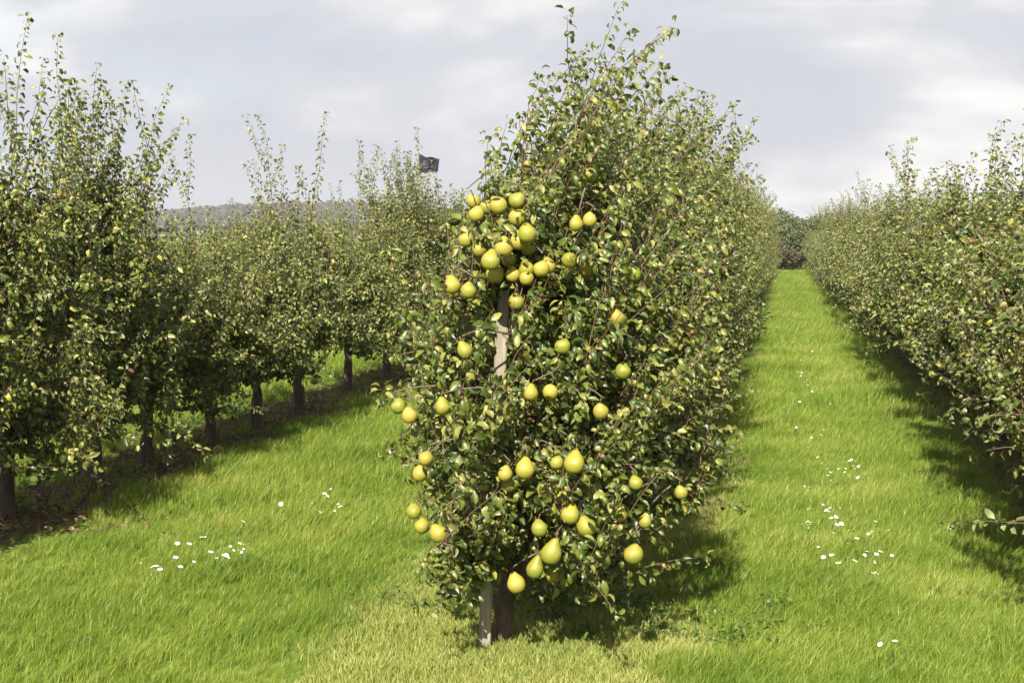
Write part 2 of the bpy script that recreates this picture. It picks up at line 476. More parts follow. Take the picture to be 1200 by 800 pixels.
def gen_tree(seed, lean=0.0, hwL=0.6, hwR=0.6, body=1.75, tops=(), n_limb=26, n_shoot=150, wind=0.15, base_r=0.05, low=0.30, spurs=1.0, hwY=0.6, trunk_lean=0.0, leaf_s=.90, fill=300, extra=()):
    """returns trunk polyline, limb polylines, shoot polylines and leaf arrays (position, frame, size, template)"""
    rg = np.random.default_rng(seed)
    zs = np.linspace(0, body, 9)
    lead = np.stack([trunk_lean * np.minimum(zs, .5) + lean * 0.12 * (zs / body) ** 2 + rg.normal(0, .012, 9) * (zs > .1), rg.normal(0, .012, 9) * (zs > .1), zs], 1)
    lead_r = base_r * (1 - zs / body) ** 0.8 * 0.8 + 0.009
    lead_r[0] *= 1.12
    L = [lead]

    def lead_at(z):
        return np.array([np.interp(z, zs, lead[:, 0]), np.interp(z, zs, lead[:, 1]), z])

    limbs, shoots = [], []
    for i in range(n_limb):
        z0 = low + (body - .12 - low) * ((i + rg.uniform(0, 1)) / n_limb)
        az = i * 2.39996 + rg.uniform(-.4, .4)
        c, s = math.cos(az), math.sin(az)
        prof = np.interp(z0, [0.25, .5, .9, 1.3, 1.75], [.72, 1, 1, .78, .42])
        hw = 1.0 / math.hypot(c / (hwR if c > 0 else hwL), s / hwY) * prof * rg.uniform(.72, 1.08)
        tt = np.linspace(0, 1, 6)
        rise = rg.uniform(.05, .5) if z0 > .6 else rg.uniform(-.10, .3)
        p = lead_at(z0)[None] + np.stack([c * hw * tt, s * hw * tt, rise * hw * tt ** 1.4], 1)
        p[1:] += rg.normal(0, .018, (5, 3))
        limbs.append((p, np.linspace(max(.006, .016 * hw / .6 + .002), .004, 6)))
    for (z0, az, ln_, rise) in extra:                     # single low branches that reach out of the row
        tt = np.linspace(0, 1, 6)
        p = lead_at(z0)[None] + np.stack([math.cos(az) * ln_ * tt, math.sin(az) * ln_ * tt, rise * tt ** 1.4], 1)
        p[1:] += rg.normal(0, .015, (5, 3))
        limbs.append((p, np.linspace(.016, .004, 6)))
    n_limb += len(extra)
    P, D, U, S = [], [], [], []

    def leafy(p, size, spacing, start=.1, open_=1.0):
        seg = np.linalg.norm(np.diff(p, axis=0), axis=1); cum = np.concatenate([[0], np.cumsum(seg)])
        n = max(3, int(cum[-1] / spacing))
        ss = (np.linspace(start, 1.0, n) ** 0.93) * cum[-1] + rg.normal(0, spacing * .15, n)
        ss = np.clip(ss, 0, cum[-1])
        pos = np.stack([np.interp(ss, cum, p[:, k]) for k in range(3)], 1)
        ax = nrm(np.stack([np.interp(ss, cum, np.gradient(p[:, k], cum)) for k in range(3)], 1))
        ph = np.arange(n) * 2.4 + rg.uniform(0, 6)
        ref = np.tile(np.array([.3, .9, .1]), (n, 1))
        u = nrm(np.cross(ax, ref)); w = np.cross(ax, u)
        rad = np.cos(ph)[:, None] * u + np.sin(ph)[:, None] * w
        beta = rg.uniform(.25, .95, n)[:, None]
        d = rad * np.cos(beta) * open_ + ax * np.sin(beta) * .8 + np.array([wind * 1.6, wind * .5, -.38])
        d = nrm(d)
        sz = size * rg.uniform(.68, 1.15, n) * np.interp(np.linspace(0, 1, n), [0, .8, 1], [1, .95, .55])
        P.append(pos + d * sz[:, None] * .30); D.append(d); S.append(sz)
        U.append(nrm(np.tile([-.25, -.62, .72], (n, 1)) + ax * .2 + rg.normal(0, .33, (n, 3))))

    def rosette(c0, axis, m, k_):
        a = np.arange(m) * 2.4 + rg.uniform(0, 6)
        tilt = nrm(axis)
        ref = nrm(np.cross(tilt, [.2, .9, .3])); w = np.cross(tilt, ref)
        d = nrm(np.cos(a)[:, None] * ref + np.sin(a)[:, None] * w + tilt * rg.uniform(-.1, .75, m)[:, None] + np.array([wind, wind * .3, -.40]))
        sz = leaf_s * k_ * rg.uniform(.04, .068, m)
        P.append(c0 + tilt * .02 + d * sz[:, None] * .4); D.append(d); S.append(sz)
        U.append(nrm(np.tile([-.2, -.6, .75], (m, 1)) + rg.normal(0, .36, (m, 3))))

    def shoot(p0, d0, length, size, spacing, bend=None, start=.1, top=False):
        m = 6
        tt = np.linspace(0, 1, m)
        e_ = p0 + nrm(d0) * length
        over = max(e_[0] - hwR * 1.12, -e_[0] - hwL * 1.12, abs(e_[1]) - hwY * 1.2) if p0[2] < 1.42 else 0
        if over > 0:
            length = max(.12, length - over * 1.4)
        b = np.array([lean * .30 + wind * .3, wind * .1, .12]) if bend is None else np.array(bend)
        p = p0[None] + nrm(d0)[None] * (length * tt)[:, None] + b[None] * (length * tt ** 2)[:, None] * .8
        p[1:] += rg.normal(0, length * .012, (m - 1, 3))
        shoots.append((p, np.linspace(.0026 + .0018 * length, .0012, m)))
        rosette(p[-1], p[-1] - p[-2], rg.integers(3, 6), .75)
        leafy(p, size, spacing, start)

    wts = np.array([np.linalg.norm(l[0][-1] - l[0][0]) for l in limbs]); wts /= wts.sum()
    for i in range(n_shoot):
        li = rg.choice(len(limbs), p=wts)
        p = limbs[li][0]
        tpar = rg.uniform(.2, 1) * 5
        k = min(4, int(tpar)); p0 = p[k] + (p[k + 1] - p[k]) * (tpar - k)
        outw = nrm(p[-1] - p[0])
        ln = rg.uniform(.18, .52) if p0[2] < body - .5 else rg.uniform(.15, .38)
        d = np.array([0, 0, 1.0]) * rg.uniform(.5, 1.1) + outw * rg.uniform(.0, .6) + rg.normal(0, .24, 3) + np.array([lean * .25, 0, 0])
        shoot(p0, d, ln, .054 * leaf_s, .0165)
    for p, r_ in limbs:                                  # leafy ends of the limbs, hanging a little
        outw = nrm(p[-1] - p[-3]); outw[2] -= .15
        shoot(p[-1], outw, rg.uniform(.08, .2), .058 * leaf_s, .02, bend=(wind * .3, 0, -.25))
    for (x, y, z, ln, dxx) in tops:                      # tall summer shoots above the body
        k = rg.integers(0, len(limbs))
        p0 = np.array([x, y, z])
        shoot(p0, np.array([dxx + rg.normal(0, .04), rg.normal(0, .09), 1.0]), ln * .87, .058 * leaf_s, .0165, bend=(lean * .35 + wind * .35 + rg.normal(0, .12), rg.normal(0, .08), -.02), start=.02)
        sp_ = shoots[-1][0]
        for qq in range(rg.integers(1, 4)):
            u_ = rg.uniform(.05, .6) * 5; k_ = min(4, int(u_)); b0 = sp_[k_] + (sp_[k_ + 1] - sp_[k_]) * (u_ - k_)
            shoot(b0, np.array([dxx + rg.normal(0, .38), rg.normal(0, .38), .95]), ln * rg.uniform(.22, .45), .052 * leaf_s, .018)
        q = lead_at(min(z - .15, body - .05))
        limbs.append((np.stack([q, q * .5 + p0 * .5 - np.array([0, 0, .05]), p0]), np.array([.008, .007, .0055])))
    # spur rosettes along limbs and leader, and around the limbs' outer halves
    for p, r_ in limbs[:n_limb] + [(lead[2:], None)]:
        seg = np.linalg.norm(np.diff(p, axis=0), axis=1).sum()
        for q in range(int(seg / .05 * spurs)):
            tq = rg.uniform(.12, 1) * (len(p) - 1); k = min(len(p) - 2, int(tq)); c0 = p[k] + (p[k + 1] - p[k]) * (tq - k)
            rosette(c0, rg.normal(0, .55, 3) + np.array([0, 0, .75]), rg.integers(6, 11), 1.0)
    for q in range(fill):
        p = limbs[rg.integers(0, n_limb)][0]
        tq = rg.uniform(.35, 1) * (len(p) - 1); k = min(len(p) - 2, int(tq)); c0 = p[k] + (p[k + 1] - p[k]) * (tq - k)
        rosette(c0 + rg.normal(0, .06, 3), rg.normal(0, .5, 3) + np.array([-.1, -.5, .6]), rg.integers(5, 9), 1.0)
    P, D, U, S = map(np.concatenate, (P, D, U, S))
    keep = P[:, 2] > .10
    P, D, U, S = P[keep], D[keep], U[keep], S[keep]
    M = leaf_frames(D, U, rg.normal(0, .5, len(P)))
    K = rg.choice(5, len(P), p=[.2, .3, .22, .13, .15])
    return dict(lead=(lead, lead_r), limbs=limbs, shoots=shoots, P=P, M=M, S=S, K=K, lead_at=lead_at)


def trunk_mesh(T, name='trunk', extra=None, limbs=True):
    mb = MB()
    p, r_ = T['lead']
    rg = np.random.default_rng(int(abs(p[3, 0]) * 1e6) % 9999)
    sides = 9
    zz_ = np.linspace(0, p[-1, 2], 22)
    pp = np.stack([np.interp(zz_, p[:, 2], p[:, 0]), np.interp(zz_, p[:, 2], p[:, 1]), zz_ - .02], 1)
    rr = np.interp(zz_, p[:, 2], r_)[:, None] * (1 + rg.normal(0, .11, (22, sides)))
    rr[0] *= 1.1
    mb.tube(pp, rr, sides)
    if limbs:
        for l, lr in T['limbs']:
            mb.tube(l, lr, 5)
    return mb.mesh(name, [M_BARK])


def crown_mesh(T, mask=None, shoots=True, lod=True):
    mb = MB()
    m = np.ones(len(T['P']), bool) if mask is None else mask
    add_leaves(mb, T['P'][m], T['M'][m], T['S'][m], T['K'][m], 0, lod)
    if shoots:
        for p, r_ in T['shoots']:
            mb.tube(p, r_, 3, 1)
    return mb.mesh('crown', [M_LEAF, M_SHOOT])


# ------------------------------------------------------------------ ground, hill
ROW_L, ROW_C, ROW_R, ROW_L2 = -4.30, -1.11, 1.76, -7.45
mb = MB()
S_ = 3000.0
mb.add([(-S_, -S_, 0), (S_, -S_, 0), (S_, S_, 0), (-S_, S_, 0)], [np.array([[0, 1, 2, 3]])])
tag(mb.build('ground', [M_GROUND], smooth=False), kind='structure')

rg = np.random.default_rng(5)
HILL_Y = 640.0
sky_px = [(-400, 262), (-150, 246), (0, 236), (60, 233), (120, 240), (200, 241), (240, 236), (300, 233), (390, 230), (440, 232), (470, 235), (560, 244), (650, 252), (760, 260), (860, 266), (960, 270), (1100, 272), (1500, 274)]
sx = np.array([p_[0] for p_ in sky_px], float); sy = np.array([p_[1] for p_ in sky_px], float)
cols = np.linspace(-500, 1500, 120)
mb = MB()
rowsv = []
for q, (yy, hf) in enumerate([(420, 0.0), (500, .35), (580, .75), (640, 1.0), (720, 1.05), (900, .6), (1100, 0)]):
    for c_ in cols:
        top = at_y(c_, np.interp(c_, sx, sy), HILL_Y)
        hh = max(0.0, top.z - 4.5)
        x0 = at_y(c_, 275, HILL_Y).x
        rowsv.append((x0 * yy / HILL_Y, yy, hh * hf - (.6 if hf == 0 else 0)))
n_ = len(cols)
fq = [(a * n_ + b, a * n_ + b + 1, (a + 1) * n_ + b + 1, (a + 1) * n_ + b) for a in range(6) for b in range(n_ - 1)]
mb.add(rowsv, [np.array(fq)])
tag(mb.build('hill', [M_HILL]), kind='structure')

# far wood covering the hill, reads as one mass
ico_v, ico_f = None, None
t_ = (1 + 5 ** .5) / 2
ico_v = nrm(np.array([(-1, t_, 0), (1, t_, 0), (-1, -t_, 0), (1, -t_, 0), (0, -1, t_), (0, 1, t_), (0, -1, -t_), (0, 1, -t_), (t_, 0, -1), (t_, 0, 1), (-t_, 0, -1), (-t_, 0, 1)]))
ico_f = np.array([(0, 11, 5), (0, 5, 1), (0, 1, 7), (0, 7, 10), (0, 10, 11), (1, 5, 9), (5, 11, 4), (11, 10, 2), (10, 7, 6), (7, 1, 8), (3, 9, 4), (3, 4, 2), (3, 2, 6), (3, 6, 8), (3, 8, 9), (4, 9, 5), (2, 4, 11), (6, 2, 10), (8, 6, 7), (9, 8, 1)])
mb = MB()
for i in range(9000):
    c_ = rg.uniform(-450, 1150); yy = rg.uniform(470, 700)
    hf = np.interp(yy, [420, 500, 580, 640, 720], [0, .35, .75, 1, 1.05])
    top = at_y(c_, np.interp(c_, sx, sy), HILL_Y)
    hh = max(0.0, top.z - 4.5) * hf
    x0 = at_y(c_, 275, HILL_Y).x * yy / HILL_Y
    s_ = rg.uniform(.7, 1.5)
    V = ico_v * np.array([s_, s_, s_ * rg.uniform(.9, 1.5)]) * rg.uniform(.75, 1.25, (12, 1)) + np.array([x0, yy, hh + s_ * .9])
    mb.add(V, [ico_f])
tag(mb.build('far_wood', [M_HILLWOOD], smooth=False), 'grey green wood covering the far low hill', None, None, 'stuff')

# ------------------------------------------------------------------ pears: where each one hangs
# x, y, apparent diameter, clear view in front, label
PEARS = [
    (555, 236, 18, 0, 'half hidden yellow green pear at the upper left edge of the top cluster'),
    (558, 251, 19, 1, 'narrow yellow pear below the half hidden one on the top cluster\'s left edge'),
    (570, 243, 18, 0, 'slim blushed pear squeezed left of the two biggest topmost pears'),
    (584, 241, 22, 1, 'round yellow pear with orange shoulder, left of the topmost right pear'),
    (606, 235, 21, 1, 'topmost pear of the big cluster, at its upper right with a leaf across it'),
    (606, 255, 22, 1, 'yellow pear hanging directly under the topmost pear of the big cluster'),
    (618, 274, 23, 1, 'big orange tinged pear bulging out at the right of the top cluster'),
    (607, 283, 20, 0, 'greenish pear tucked behind the left of the bulging orange tinged pear'),
    (619, 290, 19, 0, 'shaded olive pear under the bulging orange tinged pear'),
    (590, 290, 23, 1, 'large yellow pear in the very middle of the top cluster'),
    (562, 292, 15, 0, 'small blushed pear partly behind leaves at the middle left of the top cluster'),
    (575, 306, 23, 1, 'bright yellow pear lowest of the sunlit ones at left of the top cluster'),
    (596, 304, 18, 0, 'green pear in shade right below the middle pear of the top cluster'),
    (580, 321, 23, 0, 'shaded green pear directly under the bright lower left pear of the cluster'),
    (601, 322, 18, 0, 'dark green pear just above the top of the wooden stake'),
    (617, 315, 20, 0, 'shaded round pear right of the stake top, upper of a touching pair'),
    (617, 326, 18, 0, 'shaded pear right of the stake top, lower of a touching pair'),
    (634, 315, 20, 1, 'yellow green pear at the lower right end of the top cluster'),
    (642, 312, 16, 0, 'half hidden pear just right of the lower right end of the top cluster'),
    (530, 335, 20, 1, 'left pear of the sunlit pair hanging out left of the stake'),
    (549, 341, 19, 1, 'right pear of the sunlit pair hanging out left of the stake'),
    (605, 354, 14, 0, 'dark green pear in deep shade just right of the stake below the cluster'),
    (546, 281, 12, 0, 'tiny glimpse of yellow pear among leaves left of the top cluster'),
    (667, 305, 19, 1, 'single yellow pear with a dark eye facing out, right of the top cluster'),
    (675, 263, 17, 1, 'left pear of the upper pair to the right of the top cluster'),
    (691, 258, 17, 1, 'right pear of the upper pair to the right of the top cluster'),
    (687, 315, 15, 0, 'pale pear behind leaves right of the single pear with dark eye'),
    (722, 372, 13, 0, 'yellow pear half covered by leaves in the middle of the crown\'s right half'),
    (742, 321, 13, 0, 'pale yellow pear under curled leaves high in the right of the crown'),
    (690, 205, 13, 0, 'highest lone pear, small and hidden in leaves high above the cluster'),
    (622, 461, 18, 1, 'left pear of the pair right of the stake at mid height'),
    (645, 459, 19, 1, 'right pear of the pair right of the stake at mid height'),
    (571, 482, 17, 0, 'shaded yellow green pear left of the dark stake at mid height'),
    (519, 477, 13, 0, 'small upright yellow pear behind reddish shoots left of the mid height stake'),
    (467, 476, 12, 0, 'yellow pear glimpsed at the crown\'s far left edge, mid height'),
    (480, 487, 12, 0, 'narrow yellow pear beside the one at the crown\'s far left edge'),
    (499, 537, 18, 0, 'upper of two leaf covered pears low at the left of the crown'),
    (492, 555, 15, 0, 'lower of two leaf covered pears low at the left of the crown'),
    (567, 524, 12, 0, 'small bright pear deep inside the crown below the stake\'s visible part'),
    (545, 411, 13, 0, 'yellow green pear among reddish shoots left of the bare stake'),
    (592, 555, 18, 0, 'pear half behind a leaf just left of the round one low in the middle'),
    (596, 567, 14, 0, 'shadowed pear below the leaf covered pear low in the middle'),
    (615, 550, 23, 1, 'large clean round yellow pear low in the middle of the crown'),
    (652, 542, 17, 0, 'yellow pear peeping out left of the big orange pear'),
    (673, 543, 25, 1, 'biggest pear with orange red top, low right of the middle'),
    (704, 482, 19, 1, 'lone yellow pear with leaf tips across it at the crown\'s right middle'),
    (730, 435, 13, 0, 'small pear hidden in leaves at the upper right of the lone yellow pear'),
    (659, 406, 14, 0, 'yellow pear in leaves right of the bare stake, above the mid height pair'),
    (745, 566, 17, 0, 'reddish half shaded pear low at the right of the crown'),
    (798, 577, 14, 1, 'small pear at the tip of the low branch furthest right over the grass'),
    (756, 611, 16, 1, 'lone small pear with upright neck hanging low at the right'),
    (742, 649, 24, 1, 'big round pear hanging lowest at the right, clear of the leaves'),
    (668, 603, 22, 1, 'yellow pear at the upper left of the low touching pair'),
    (687, 617, 24, 1, 'larger yellow pear at the lower right of the low touching pair'),
    (658, 585, 16, 0, 'shaded pear with a leaf in front above the low touching pair'),
    (632, 619, 20, 1, 'yellow green pear with leaf shadow left of the low touching pair'),
    (668, 633, 15, 0, 'blushed pear partly behind leaves under the low touching pair'),
    (646, 649, 25, 1, 'large long necked pear above the two lowest sunlit pears'),
    (627, 667, 22, 1, 'sunlit pear with rosy patch, lower left under the long necked one'),
    (649, 673, 19, 0, 'shaded pear lower right under the long necked one'),
    (605, 684, 22, 1, 'lowest pear, dark green in shade against the trunk'),
    (514, 625, 22, 1, 'yellow pear lowest at the crown\'s left edge, clear of the leaves'),
    (485, 599, 14, 0, 'leaf covered yellow pear at the crown\'s lower left edge'),
    (494, 616, 14, 0, 'greenish pear between the two others at the crown\'s lower left edge'),
    (728, 600, 15, 0, 'leaf striped yellow pear in shade above the lowest right pear'),
]
HERO_Y = at_z(588, 749).y
PEAR_DIA = 0.078


def pear_mesh(seed, neck=1.0):
    rg = np.random.default_rng(seed)
    # profile (radius, height) for a body of radius 1, squat dessert pear
    prof = [(0.02, -0.86), (0.16, -0.86), (0.34, -0.93), (0.60, -0.84), (0.85, -0.55), (0.985, -0.15), (0.985, .18), (0.87, .52), (0.68, .80), (0.50, 1.02), (0.37, 1.20), (0.25, 1.32), (0.12, 1.36), (0.03, 1.30)]
    n, seg = len(prof), 18
    a = np.linspace(0, 2 * np.pi, seg, endpoint=False)
    bend = rg.uniform(-.18, .18, 2)
    V = []
    lob = rg.normal(0, .018, 4)
    for r_, z in prof:
        zz_ = z if z < .5 else .5 + (z - .5) * neck
        rr = r_ * (1 + lob[0] * np.cos(a) + lob[1] * np.sin(2 * a) + lob[2] * np.cos(3 * a))
        k = max(0, z) ** 2
        V += list(np.stack([rr * np.cos(a) + bend[0] * k, rr * np.sin(a) + bend[1] * k, np.full(seg, zz_)], 1))
    i = np.arange(n - 1)[:, None] * seg; j = np.arange(seg)[None]; k = (j + 1) % seg
    Q = np.stack([i + j, i + k, i + k + seg, i + j + seg], -1).reshape(-1, 4)
    V = np.array(V) * PEAR_DIA / 2
    mb = MB()
    mb.add(V, [Q, np.arange(seg)[::-1][None][:, :], (np.arange(seg) + (n - 1) * seg)[None]])
    body = mb.mesh('pear', [M_PEAR])
    top = np.array([bend[0] * 1.8, bend[1] * 1.8, (.5 + .80 * neck)]) * PEAR_DIA / 2
    ms_ = MB()
    ms_.tube(np.stack([top + [0, 0, -.002], top + [.002, .001, .012], top + [.006, .002, .026]]), [.0026, .0018, .0024], 5)
    mc = MB()
    for q in range(5):
        aa = q * 2 * math.pi / 5
        d = np.array([math.cos(aa), math.sin(aa), 0]); e = np.array([-d[1], d[0], 0])
        z0 = -0.88 * PEAR_DIA / 2
        mc.add([d * .001 + e * .002 + [0, 0, z0], d * .001 - e * .002 + [0, 0, z0], d * .008 + [0, 0, z0 - .005]], [np.array([[0, 1, 2]])])
    return body, ms_.mesh('stalk', [M_STALK]), mc.mesh('calyx', [M_CALYX]), top


PM = [pear_mesh(11, .75), pear_mesh(12, .95), pear_mesh(13, .6), pear_mesh(14, 1.3)]
rg = np.random.default_rng(21)
pear_world = []
for (x, y, dia, clear, lab) in PEARS:
    # depth: just at the skin of the crown at that height, a little inside for the half hidden ones
    zz_ = 1.6 - (y - 275) / F * 5.1
    bulge = np.interp(zz_, [.2, .4, .9, 1.3, 1.6, 1.8], [.30, .50, .58, .48, .36, .22])
    axis_d = HERO_Y / (CR @ Vector(((x - CX) / F, (CY - y) / F, -1.0))).y
    side = abs(x - 600 - max(0, 60 - y * .1)) / 300.0
    Dd = axis_d - bulge * (1 - .5 * min(1, side) ** 2) + (0 if clear else .13 if ('shade' in lab or 'dark' in lab) else .10 if dia <= 15 else .05)
    pos = CAM + ray(x, y) * Dd
    pear_world.append((pos, clear, dia))


def place_pear(pos, k, label, group, scale, tilt, rot):
    b, s, c, top = PM[k]
    ob = put('pear', b, None, pos)
    ob.rotation_euler = (tilt[0], tilt[1], rot)
    ob.scale = (scale,) * 3
    tag(ob, label, 'pear', group)
    put('stalk', s, ob); put('calyx', c, ob)
    return ob


for (pos, clear, dia), (x, y, d_, c_, lab) in zip(pear_world, PEARS):
    depth = (pos - CAM).dot(CR @ Vector((0, 0, -1)))
    sc = max(.6, min(1.2, .98 * d_ / (F * PEAR_DIA / depth)))
    if not clear and d_ < 17:
        sc = max(sc, .74)
    k = 3 if 'long necked' in lab or 'upright neck' in lab else int(rg.integers(0, 3))
    tl = (rg.normal(0, .22), rg.normal(0, .22)) if 'eye' not in lab else (R(75), R(10))
    place_pear(pos, k, lab, 'pears hanging on the front tree', sc, tl, rg.uniform(-.9, .9))

# ------------------------------------------------------------------ the front pear tree (nearest, in the middle)
hero_base = at_z(588, 749)
hx, hy = hero_base.x, hero_base.y
tops_h = [(.04, .0, 1.58, .74, .14), (.08, -.1, 1.55, .98, .30), (.12, .05, 1.55, 1.0, .32), (-.08, .1, 1.5, .38, .14), (.14, -.15, 1.45, .9, .28), (.22, .1, 1.5, .75, .26),
          (.05, .2, 1.6, .85, .28), (.1, .25, 1.55, .9, .28), (.22, .3, 1.5, .85, .24), (-.16, -.05, 1.4, .30, .18), (.30, -.05, 1.35, .55, .25), (-.06, -.25, 1.4, .36, .18), (.05, -.2, 1.5, .6, .3),
          (-.26, .1, 1.35, .42, .2), (.34, .2, 1.4, .6, .26)]
TH = gen_tree(101, lean=.55, hwL=.43, hwR=.66, hwY=.62, body=1.72, tops=tops_h + [(.06, -.12, 1.5, .6, .22), (.14, -.18, 1.5, .7, .26), (.16, .12, 1.5, .85, .26), (.1, .05, 1.55, .85, .30), (.05, .1, 1.6, .8, .22), (.12, 0, 1.6, .9, .33)], n_limb=44, n_shoot=470, wind=.28, base_r=.036, low=.26, spurs=2.1, trunk_lean=.18, leaf_s=.87, fill=950)

# short fruiting spurs that carry the pears
def nearest_on_tree(T, p):
    best = None
    for l, r_ in [(T['lead'][0][2:], None)] + T['limbs']:
        for q in range(len(l) - 1):
            for tt in (0, .33, .66, 1):
                c_ = l[q] + (l[q + 1] - l[q]) * tt
                d_ = np.linalg.norm(c_ - p) + max(0, (c_[2] - p[2])) * .4
                if best is None or d_ < best[0]:
                    best = (d_, c_)
    return best[1]


hb = np.array(hero_base)
for ob in [o_ for o_ in C.objects if o_.get('category') == 'pear']:
    p = np.array(ob.matrix_basis @ Vector((.004, .001, .074))) - hb
    a = nearest_on_tree(TH, p)
    v_ = (a - p) * min(1, .14 / (np.linalg.norm(a - p) + 1e-6))
    v_[1] = abs(v_[1]) + .05; v_[2] = abs(v_[2]) * .5 + .015
    a = p + v_; mid = (a + p) / 2 + np.array([0, 0, .012])
    ts = np.linspace(0, 1, 6)[:, None]
    TH['limbs'].append(((1 - ts) ** 2 * a + 2 * ts * (1 - ts) * mid + ts ** 2 * p, np.linspace(.0038, .0026, 6)))

hero = empty('pear_tree', hero_base)
tag(hero, 'wind bent pear tree at the front of the middle row, loaded with yellow pears', 'pear tree', 'pear trees of the middle row')

# clear the leaves between the eye side and the fruit that hangs in the open
P = TH['P']
mask = np.ones(len(P), bool)
camh = np.array(CAM) - hb
for (pos, clear, dia) in pear_world:
    c_ = np.array(pos) - hb
    toc = nrm(camh - c_)
    rel = P - c_
    al = rel @ toc
    perp = np.linalg.norm(rel - al[:, None] * toc, axis=1)
    rad = .048 if clear else (.042 if (pos.z > 1.3 and dia > 13) else .016 if dia <= 15 else .028)
    mask &= ~((al > -.03) & (al < .75) & (perp < rad))
    mask &= ~(np.linalg.norm(rel, axis=1) < .034)
# the stake stands open to view along its middle
post_lo, post_hi = at_y(567, 752, hy - .10), at_y(591, 335, hy - .13)
for s in np.linspace(.78, .97, 12):
    c_ = np.array(post_lo.lerp(post_hi, s)) - hb
    toc = nrm(camh - c_); rel = P - c_; al = rel @ toc
    perp = np.linalg.norm(rel - al[:, None] * toc, axis=1)
    mask &= ~((al > -.02) & (al < .7) & (perp < .034))
    sunw = -np.array(ld); al = rel @ sunw
    perp = np.linalg.norm(rel - al[:, None] * sunw, axis=1)
    if s < .93:
        mask &= ~((al > -.02) & (al < .8) & (perp < .036))
for s in np.linspace(0, .13, 7):
    c_ = np.array(post_lo.lerp(post_hi, s)) - hb + np.array([.03, 0, 0])
    toc = nrm(camh - c_); rel = P - c_; al = rel @ toc
    perp = np.linalg.norm(rel - al[:, None] * toc, axis=1)
    mask &= ~((al > -.02) & (al < .7) & (perp < .08))
    sunw = -np.array(ld); al = rel @ sunw
    perp = np.linalg.norm(rel - al[:, None] * sunw, axis=1)
    if s < .06:
        mask &= ~((al > -.02) & (al < .9) & (perp < .03))
for k in ('P', 'M', 'S', 'K'):
    TH[k] = TH[k][mask]
# leaves that show largest become parts of their own
depth = TH['P'] @ nrm(-camh)
order = np.argsort(depth - TH['S'] * 6)
single = np.zeros(len(order), bool); single[order[:300]] = True
put('trunk', trunk_mesh(TH, limbs=False), hero)
for l, lr in TH['limbs']:
    m_ = MB(); m_.tube(l, lr, 6)
    m_.build('limb', [M_LIMB], hero)
# young shoots: none grows across the open stake or across the fruit that hangs free
keep_sh = []
for p, r_ in TH['shoots']:
    bad = False
    tgt = [(np.array(q_) - hb, .034) for q_, cl_, di_ in pear_world if cl_] + [(np.array(post_lo.lerp(post_hi, s_)) - hb, .03) for s_ in np.linspace(.78, .97, 8)]
    for c_, rad in tgt:
        toc = nrm(camh - c_); rel = p - c_; al = rel @ toc
        perp = np.linalg.norm(rel - al[:, None] * toc, axis=1)
        if ((al > -.02) & (perp < rad)).any():
            bad = True
            break
    if not bad:
        keep_sh.append((p, r_))
keep_sh.sort(key=lambda t_: t_[0][3][1])
for p, r_ in keep_sh[:300]:
    m_ = MB(); m_.tube(p, r_, 5)
    m_.build('shoot', [M_SHOOT], hero)
if keep_sh[300:]:
    m_ = MB()
    for p, r_ in keep_sh[300:]:
        m_.tube(p, r_, 4)
    m_.build('twig_mass', [M_SHOOT], hero)['kind'] = 'stuff'
leaf_me = []
for V, Tt, Qq in LEAVES:
    m_ = MB(); m_.add(V, [Tt, Qq]); leaf_me.append(m_.mesh('leaf', [M_LEAF]))


def single_leaves(T, idx, parent):
    for i in idx:
        lf = put('leaf', leaf_me[T['K'][i]], parent)
        m4 = Matrix([[*(T['M'][i][r_] * T['S'][i]), T['P'][i][r_]] for r_ in range(3)] + [[0, 0, 0, 1]])
        lf.matrix_basis = m4


single_leaves(TH, np.nonzero(single)[0], hero)
cr_ = put('crown', crown_mesh(TH, ~single, shoots=False, lod=False), hero)
cr_['kind'] = 'stuff'


# stakes
def stake(lo, hi, w, label, group=None):
    """sawn square stake, slightly twisted, with a chamfered head"""
    rg = np.random.default_rng(int(abs(lo[0]) * 100) + 3)
    root = empty('wooden_stake', (lo[0], lo[1], 0))
    axis = np.array(hi) - np.array(lo); n = 9
    mb = MB(); V = []
    for i in range(n):
        s = i / (n - 1)
        c_ = axis * s; c_[2] = axis[2] * s - (.1 if i == 0 else 0)
        ww = w / 2 * (1 - .06 * s)
        tw = .12 + .1 * s
        ch = .22
        for (a, b) in [(-1, -1 + ch), (-1 + ch, -1), (1 - ch, -1), (1, -1 + ch), (1, 1 - ch), (1 - ch, 1), (-1 + ch, 1), (-1, 1 - ch)]:
            a2, b2 = a * math.cos(tw) - b * math.sin(tw), a * math.sin(tw) + b * math.cos(tw)
            V.append(c_ + np.array([a2 * ww, b2 * ww, 0]) + rg.normal(0, .0012, 3))
    i = np.arange(n - 1)[:, None] * 8; j = np.arange(8)[None]; k = (j + 1) % 8
    mb.add(V, [np.stack([i + j, i + k, i + k + 8, i + j + 8], -1).reshape(-1, 4), (np.arange(8) + (n - 1) * 8)[None]])
    mb.build('shaft', [M_POST], root, smooth=False)
    tag(root, label, 'stake', group)
    return root


stake(post_lo, post_hi, .047, 'weathered square wooden stake holding up the front pear tree')

# ------------------------------------------------------------------ the other pear trees
def tops(rg, n, spread, z, lo, hi, dx=0.0, xs=0.0):
    return [(xs + rg.normal(0, spread), rg.normal(0, spread), z + rg.uniform(-.2, .05), rg.uniform(lo, hi), dx + rg.normal(0, .09)) for _ in range(n)]


rg = np.random.default_rng(77)
PROTO = {}


def proto(key, seed, **kw):
    T = gen_tree(seed, **kw)
    PROTO[key] = (trunk_mesh(T), crown_mesh(T), T)


